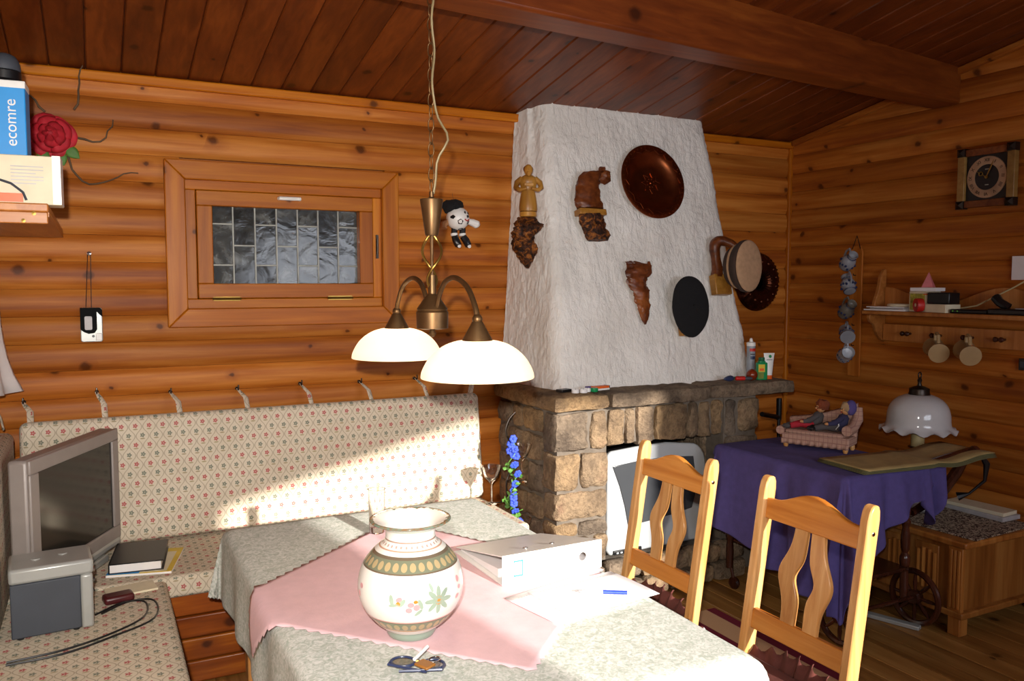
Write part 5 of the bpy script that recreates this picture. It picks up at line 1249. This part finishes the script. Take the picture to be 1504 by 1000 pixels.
MB().lathe([(.0, 0), (.085, 0), (.088, .012), (.05, .03), (.03, .05)], 28).build('base', 'bronze', lp); MB().lathe(smooth_prof([(.02, .05), (.03, .09), (.036, .14), (.02, .19), (.016, .24), (.03, .27), (.034, .30), (.045, .303), (.045, .308), (.02, .31)], 2), 24).build('column', 'dark', lp); MB().lathe([(.033, .31), (.033, .40), (0, .401)], 20).build('sleeve', 'candlewax', lp)
sp2 = smooth_prof([(.045, .585), (.07, .58), (.11, .56), (.14, .525), (.153, .48), (.156, .44), (.163, .418), (.183, .402), (.19, .398)], 3)
sm = MB().lathe(sp2 + [(r - .004, z - .003) for r, z in sp2[::-1]], 72, cap=False); sm.v = [(x, y, z + (.010 * math.cos(math.atan2(y, x) * 12) * max(0, (math.hypot(x, y) - .157) / .03))) for x, y, z in sm.v]; sm.build('glass_shade', 'opal', lp, smooth=60)
MB().lathe([(.052, .575), (.054, .585), (.05, .60), (.05, .615), (.03, .625), (.012, .63), (.008, .645), (.012, .66), (.006, .672), (0, .674)], 24).build('gallery', 'darkmetal', lp); MB().tube([(.012 * math.cos(a * math.pi / 8), 0, .685 + .016 * math.sin(a * math.pi / 8)) for a in range(16)], .0035, 6, closed=True).build('ring', 'darkmetal', lp)

# ================================================================== RIGHT WALL
XW = XR - .028
ck = thing('wall_clock', 'square wooden wall clock with black dial and roman numeral ring', 'clock', (XW, 2.742, 2.163), RIGHT)
for s in (-1, 1): MB().b2((s * .134 - .020, -.125, 0), (s * .134 + .020, .125, .035)).build('side_bar', 'clockwood', ck, bevel=.003); MB().b2((-.115, s * .134 - .018, 0), (.115, s * .134 + .018, .030)).build('cross_bar', 'carve', ck, bevel=.003)
for sx in (-1, 1):
    for sy in (-1, 1): c_ = MB().b2((sx * .134 - .022, sy * .137 - .021, 0), (sx * .134 + .022, sy * .137 + .021, .038)); c_.add([(sx * .134 - .02, sy * .137 - .019, .038), (sx * .134 + .02, sy * .137 - .019, .038), (sx * .134 + .02, sy * .137 + .019, .038), (sx * .134 - .02, sy * .137 + .019, .038), (sx * .134, sy * .137, .05)], [(0, 1, 4), (1, 2, 4), (2, 3, 4), (3, 0, 4)]); c_.build('corner_stud', 'darkmetal', ck, smooth=0)
MB().b2((-.116, -.118, 0), (.116, .118, .016)).build('dial_plate', 'black', ck)
MB().lathe([(.066, .016), (.066, .020), (.068, .021), (.106, .021), (.108, .019), (.108, .016)], 48, cap=False).build('chapter_ring', plain('brass_ring', 'b89878', .35, .4), ck)
for i, s in enumerate(['XII', 'I', 'II', 'III', 'IIII', 'V', 'VI', 'VII', 'VIII', 'IX', 'X', 'XI']):
    a = rad(90 - 30 * i); v_, f_ = text_mb(s, .024, None); MB().add(v_, f_, X4((.087 * math.cos(a), .087 * math.sin(a), .0218), (0, 0, -30 * i))).build('numeral', 'capband', ck, smooth=0)
MB().tube([(0, 0, .024), (.058 * math.sin(rad(24)), .058 * math.cos(rad(24)), .024), (.092 * math.sin(rad(24)), .092 * math.cos(rad(24)), .024)], [.0022, .004, .0012], 6, flat=.4).build('minute_hand', 'brass', ck)
ha = rad(-58); MB().tube([(0, 0, .0225), (.026 * math.sin(ha), .026 * math.cos(ha), .0225)], .0022, 6).tube([((.036 * math.sin(ha)) + .010 * math.cos(q * math.pi / 6), (.036 * math.cos(ha)) + .010 * math.sin(q * math.pi / 6), .0225) for q in range(12)], .0025, 6, closed=True).tube([(.046 * math.sin(ha), .046 * math.cos(ha), .0225), (.058 * math.sin(ha), .058 * math.cos(ha), .0225)], .002, 6).build('hour_hand', 'brass', ck)
MB().lathe([(.008, .018), (.008, .027), (0, .028)], 12).build('hub', 'brass', ck)
MB().b2((-.012, .038, .0162), (.012, .044, .0168)).b2((-.010, -.042, .0162), (.010, -.037, .0168)).build('dial_marks', plain('dial_mark', '9a9a8a', .5), ck)

# peg shelf (local x runs to the right along the wall = -y)
sf = thing('peg_shelf', 'long pine wall shelf with scalloped bracket and peg rail', 'shelf', (XW, 3.36, 1.40), RIGHT)
LEN = 1.5
MB().b2((-.03, .03, .0), (LEN, .055, .150)).build('board', 'shelf', sf, bevel=.006)
bp = [(0, 0), (.13, 0), (.135, -.02), (.12, -.045), (.09, -.06), (.075, -.09), (.06, -.12), (.03, -.15), (.0, -.165)]
MB().prism(bp, -.011, .011, X4((.005, .03, 0)) @ Matrix(((0, 0, 1, 0), (0, 1, 0, 0), (1, 0, 0, 0), (0, 0, 0, 1)))).build('bracket', 'shelf_x', sf, bevel=.003)
MB().prism(bp, -.011, .011, X4((LEN - .2, .03, 0)) @ Matrix(((0, 0, 1, 0), (0, 1, 0, 0), (1, 0, 0, 0), (0, 0, 0, 1)))).build('bracket', 'shelf_x', sf, bevel=.003)
MB().prism([(0, 0), (.10, 0), (.09, .05), (.06, .12), (.045, .2), (.02, .235), (0, .24)], -.011, .011, X4((.005, .055, 0)) @ Matrix(((0, 0, 1, 0), (0, 1, 0, 0), (1, 0, 0, 0), (0, 0, 0, 1)))).build('end_cheek', 'shelf_x', sf, bevel=.003)
MB().b2((.02, -.125, 0), (LEN - .2, -.025, .022)).build('peg_rail', 'shelf', sf, bevel=.003)
back_p = [(.02, .055)] + [(lerp(.02, LEN, i / 40), .055 + .09 + .045 * math.cos(i / 40 * 13)) for i in range(41)] + [(LEN, .055)]
MB().prism(back_p[::-1], .002, .014).build('back_board', 'shelf', sf, bevel=.002)
PEG = [.165, .185 + .0, .355, .385, .545, .575, .725, .755]
for i, (x) in enumerate((.175, .205, .362, .395, .545, .580, .722, .752)): MB().lathe([(.007, .02), (.007, .04), (.013, .046), (.014, .056), (.009, .064), (0, .066)], 14, c=(x, -.075, 0)).build('peg', 'dark', sf)
def mug(loc, lab):
    t = thing('stoneware_mug', lab, 'mug', loc, (0, 0, 0), 'mugs hanging from the peg rail')
    T = X4((0, 0, 0), (0, 0, 0)) @ Euler((rad(0), rad(-72), rad(48))).to_matrix().to_4x4()
    T = Matrix.Identity(4)
    MB().lathe(smooth_prof([(0, -.052), (.036, -.052), (.040, -.048), (.0375, -.02), (.037, .02), (.041, .047), (.0425, .052), (.040, .052), (.035, .02), (.034, -.04), (0, -.045)], 2), 28, T=T).build('body', 'beigest', t, smooth=50)
    MB().tube([(-.036, 0, .03), (-.06, 0, .032), (-.072, 0, .01), (-.068, 0, -.018), (-.038, 0, -.032)], [.007, .0075, .0075, .007, .007], 10, T=T, flat=.7).build('handle', 'beigest', t)
    return t
for y, lab in ((2.945, 'beige stoneware mug on the second pair of pegs'), (2.765, 'beige stoneware mug on the third pair of pegs')):
    m_ = mug((XW - .085, y, 1.248), lab); m_.scale = (1.3, 1.3, 1.3)
    # base turned towards the room, handle up over the peg
    zax = Vector((.62, .68, .16)).normalized(); hand = Vector((0, 0, 1)); hx = (hand - zax * hand.dot(zax)).normalized() * -1; yax = zax.cross(hx)
    m_.rotation_euler = Matrix((hx, yax, zax)).transposed().to_euler()

# strap with five little jugs
brd = thing('jug_strap', 'narrow wooden hanging board behind the little jugs', 'board', (XW, 3.555, 1.46), RIGHT)
MB().prism([(-.045, -.42), (.045, -.42), (.045, .34), (.03, .38), (-.03, .38), (-.045, .34)], 0, .012).build('board', 'log_y', brd, bevel=.003)
MB().tube([(-.03, .36, .012), (0, .44, .01), (.03, .36, .012)], .003, 6).build('hanging_cord', 'darkmetal', brd)
for z in (.29, .15, -.005, -.155, -.28): MB().tube([(0, z + .05, .01), (0, z + .05, .03), (0, z + .06, .034)], .003, 6).build('hook', 'darkmetal', brd)
JP = [([(0, 0), (.028, 0), (.034, .01), (.038, .035), (.034, .06), (.024, .075), (.022, .085), (.027, .098), (.024, .098), (.018, .08), (.0, .075)], 'greyst')]
def jug(z, lab, axis, mt, kind, dy=0):
    t = thing('stoneware_jug', lab, 'jug', (XW - .074, 3.557 + dy, z), (0, 0, 0), 'little jugs hanging in a column')
    if kind == 0: pr = [(0, -.05), (.027, -.05), (.034, -.04), (.039, -.012), (.034, .015), (.022, .03), (.021, .04), (.026, .054), (.023, .054), (.018, .035), (0, .03)]
    elif kind == 1: pr = [(0, -.05), (.026, -.05), (.028, -.046), (.026, -.035), (.036, -.015), (.038, .0), (.032, .018), (.021, .03), (.024, .045), (.026, .054), (.022, .054), (.018, .03), (0, .02)]
    else: pr = [(0, -.045), (.034, -.045), (.037, -.04), (.035, .0), (.031, .03), (.034, .045), (.031, .045), (.028, .02), (0, .015)]
    MB().lathe(smooth_prof(pr, 2), 24).build('body', mt, t, smooth=50)
    MB().tube([(-.024, 0, .04), (-.05, 0, .042), (-.058, 0, .015), (-.05, 0, -.012), (-.03, 0, -.022)], .0055, 8).build('handle', mt, t)
    d = MB()
    rr = {0: .0385, 1: .0375, 2: .0355}[kind]
    for k in range(14):
        a = rad(20 + 25 * k); q = -.012 + .010 * math.sin(k * 2.3); d.sph((rr * math.cos(a), rr * math.sin(a), q), .0075, (.9, .9, 1), 6)
    if kind < 2:
        d.tube([(.0235 * math.cos(i * math.pi / 8), .0235 * math.sin(i * math.pi / 8), .034) for i in range(16)], .002, 5, closed=True)
        d.tube([(.0305 * math.cos(i * math.pi / 8), .0305 * math.sin(i * math.pi / 8), -.045) for i in range(16)], .002, 5, closed=True)
    d.build('blue_decor', 'navy', t)
    zax = Vector(axis).normalized(); hx = (Vector((0, 0, 1)) - zax * zax.z).normalized() * -1; yax = zax.cross(hx)
    t.rotation_euler = Matrix((hx, yax, zax)).transposed().to_euler(); t.scale = (1.15, 1.15, 1.15)
jug(1.745, 'grey jug with blue decor, topmost in the hanging column', (-.25, -.8, .62), 'greyst', 0); jug(1.605, 'round-bellied grey jug second from the top of the column', (.3, .55, .75), 'greyst', 1)
jug(1.452, 'brownish grey jug with dark blue neck in the middle of the column', (-.2, -.75, .6), plain('brown_stoneware', '706a60', .3), 0); jug(1.305, 'pale grey cylindrical mug fourth in the column', (.55, .65, .35), 'greyst', 2); jug(1.178, 'white mug with blue flowers lowest in the column', (-.5, -.75, .3), plain('white_stoneware', 'b4b8c0', .3), 2)

# things on the peg shelf (top z = 1.455)
ZS = 1.4555
def sb(name, mat, lo, hi, loc, rz, lab, cat, bev=.002, grp=None): return tag(MB().b2(lo, hi).build(name, mat, None, loc, (0, 0, rz), bevel=bev), lab, cat, grp)
sb('leaflet_pile', 'paperw', (-.06, -.13, 0), (.06, .13, .008), (4.08, 3.24, ZS), 4, 'white leaflets at the bottom of the pile on the peg shelf', 'leaflet'); sb('leaflet_pile', 'mixgrey', (-.058, -.12, 0), (.058, .12, .007), (4.085, 3.22, ZS + .009), -5, 'grey magazine in the middle of the leaflet pile on the peg shelf', 'magazine'); sb('leaflet_pile', 'paperw', (-.05, -.13, 0), (.05, .10, .006), (4.08, 3.26, ZS + .017), 8, 'white leaflet on top of the pile on the peg shelf', 'leaflet')
tag(MB().tube([(.045 * math.cos(a * math.pi / 12), .06 * math.sin(a * math.pi / 12), 0) for a in range(24)], .008, 8, closed=True).build('wooden_ring', 'cream', None, (4.09, 3.19, ZS + .032)), 'pale ring lying on the leaflet pile', 'ring')
pb = thing('patterned_box', 'yellow and white printed card box on the peg shelf', 'box', (4.10, 3.035, ZS), (0, 0, -8)); MB().b2((-.05, -.06, 0), (.05, .06, .112)).build('carton', 'cream', pb, bevel=.002); MB().b2((-.0515, -.05, .01), (-.05, .052, .10)).build('printed_front', plain('yellow_green_print', 'a8a040', .5, var=.35, scale=60), pb); MB().b2((-.052, -.062, .094), (.052, -.04, .10)).build('orange_edge', 'orange', pb)
sb('white_carton', 'paperw', (-.045, -.075, 0), (.045, .075, .02), (4.10, 3.02, ZS + .113), 5, 'flat white carton on the printed box on the peg shelf', 'carton')
tag(MB().add([(-.025, -.03, 0), (.025, -.03, 0), (.025, .03, 0), (-.025, .03, 0), (0, 0, .085)], [(3, 2, 1, 0), (0, 1, 4), (1, 2, 4), (2, 3, 4), (3, 0, 4)]).build('paper_pyramid', plain('rose_paper', 'd0787c', .6), None, (4.10, 3.015, ZS + .134), (0, 0, 20), smooth=0), 'small pink paper pyramid on top of the white carton', 'ornament')
ap = thing('red_tape_roll', 'round red roll on the shelf edge before the boxes', 'roll', (4.032, 3.02, ZS)); MB().lathe([(.008, -.018), (.036, -.018), (.037, -.014), (.037, .014), (.036, .018), (.008, .018)], 24, T=X4((0, 0, .038), (0, 90, -30)), cap=False).build('roll', 'red', ap); MB().lathe([(.01, -.019), (.01, .019)], 12, T=X4((0, 0, .038), (0, 90, -30))).build('core', 'cream', ap)
sb('white_box', 'cream', (-.05, -.07, 0), (.05, .07, .045), (4.07, 2.905, ZS), -10, 'low cream box under the black case on the peg shelf', 'box'); sb('black_case', 'black', (-.045, -.065, 0), (.045, .065, .062), (4.075, 2.905, ZS + .046), 0, 'black case stacked on the low cream box', 'case', .006)
ph = thing('telephone', 'black telephone with handset lying on the peg shelf', 'telephone', (4.08, 2.53, ZS)); MB().b2((-.055, -.10, 0), (.06, .10, .03)).build('base', 'black', ph, bevel=.008); MB().tube([(0, .02, .035), (-.01, .06, .06), (-.0, .09, .085)], [.022, .022, .024], 10).build('handset', 'black', ph); MB().b2((-.03, -.09, .03), (.02, -.03, .034)).build('display', 'mixgrey', ph)
sb('flat_modem', 'black', (-.045, -.10, 0), (.05, .10, .022), (4.07, 2.735, ZS), 4, 'flat black box with green lights before the telephone', 'modem', .008)
tag(MB().sph((0, 0, 0), .004, n=6).sph((0, .025, 0), .004, n=6).build('indicator_light', plain('green_led', '6ac040', .4), None, (4.020, 2.785, ZS + .012)), 'two tiny green lights on the flat black box', 'light')
tag(MB().tube([(4.12, 2.90, ZS + .03), (4.11, 2.82, ZS + .026), (4.11, 2.74, ZS + .04), (4.14, 2.66, ZS + .09), (4.155, 2.57, ZS + .14), (4.16, 2.47, ZS + .2)], .004, 6).build('telephone_cable', 'ivory', None), 'ivory cable running over the peg shelf up the wall', 'cable')
tag(MB().b2((-.10, -.06, 0), (.10, .06, .002)).build('pinned_note', 'paperw', None, (XW - .001, 2.50, 1.69), RIGHT), 'white note pinned to the right log wall', 'note')
sw = thing('light_switch', 'dark wall switch under the peg shelf', 'switch', (XW, 2.52, 1.205), RIGHT); MB().b2((-.02, -.03, 0), (.02, .03, .012)).build('plate', 'black', sw, bevel=.003); MB().b2((-.008, -.015, .012), (.008, .015, .018)).build('rocker', 'charcoal', sw)
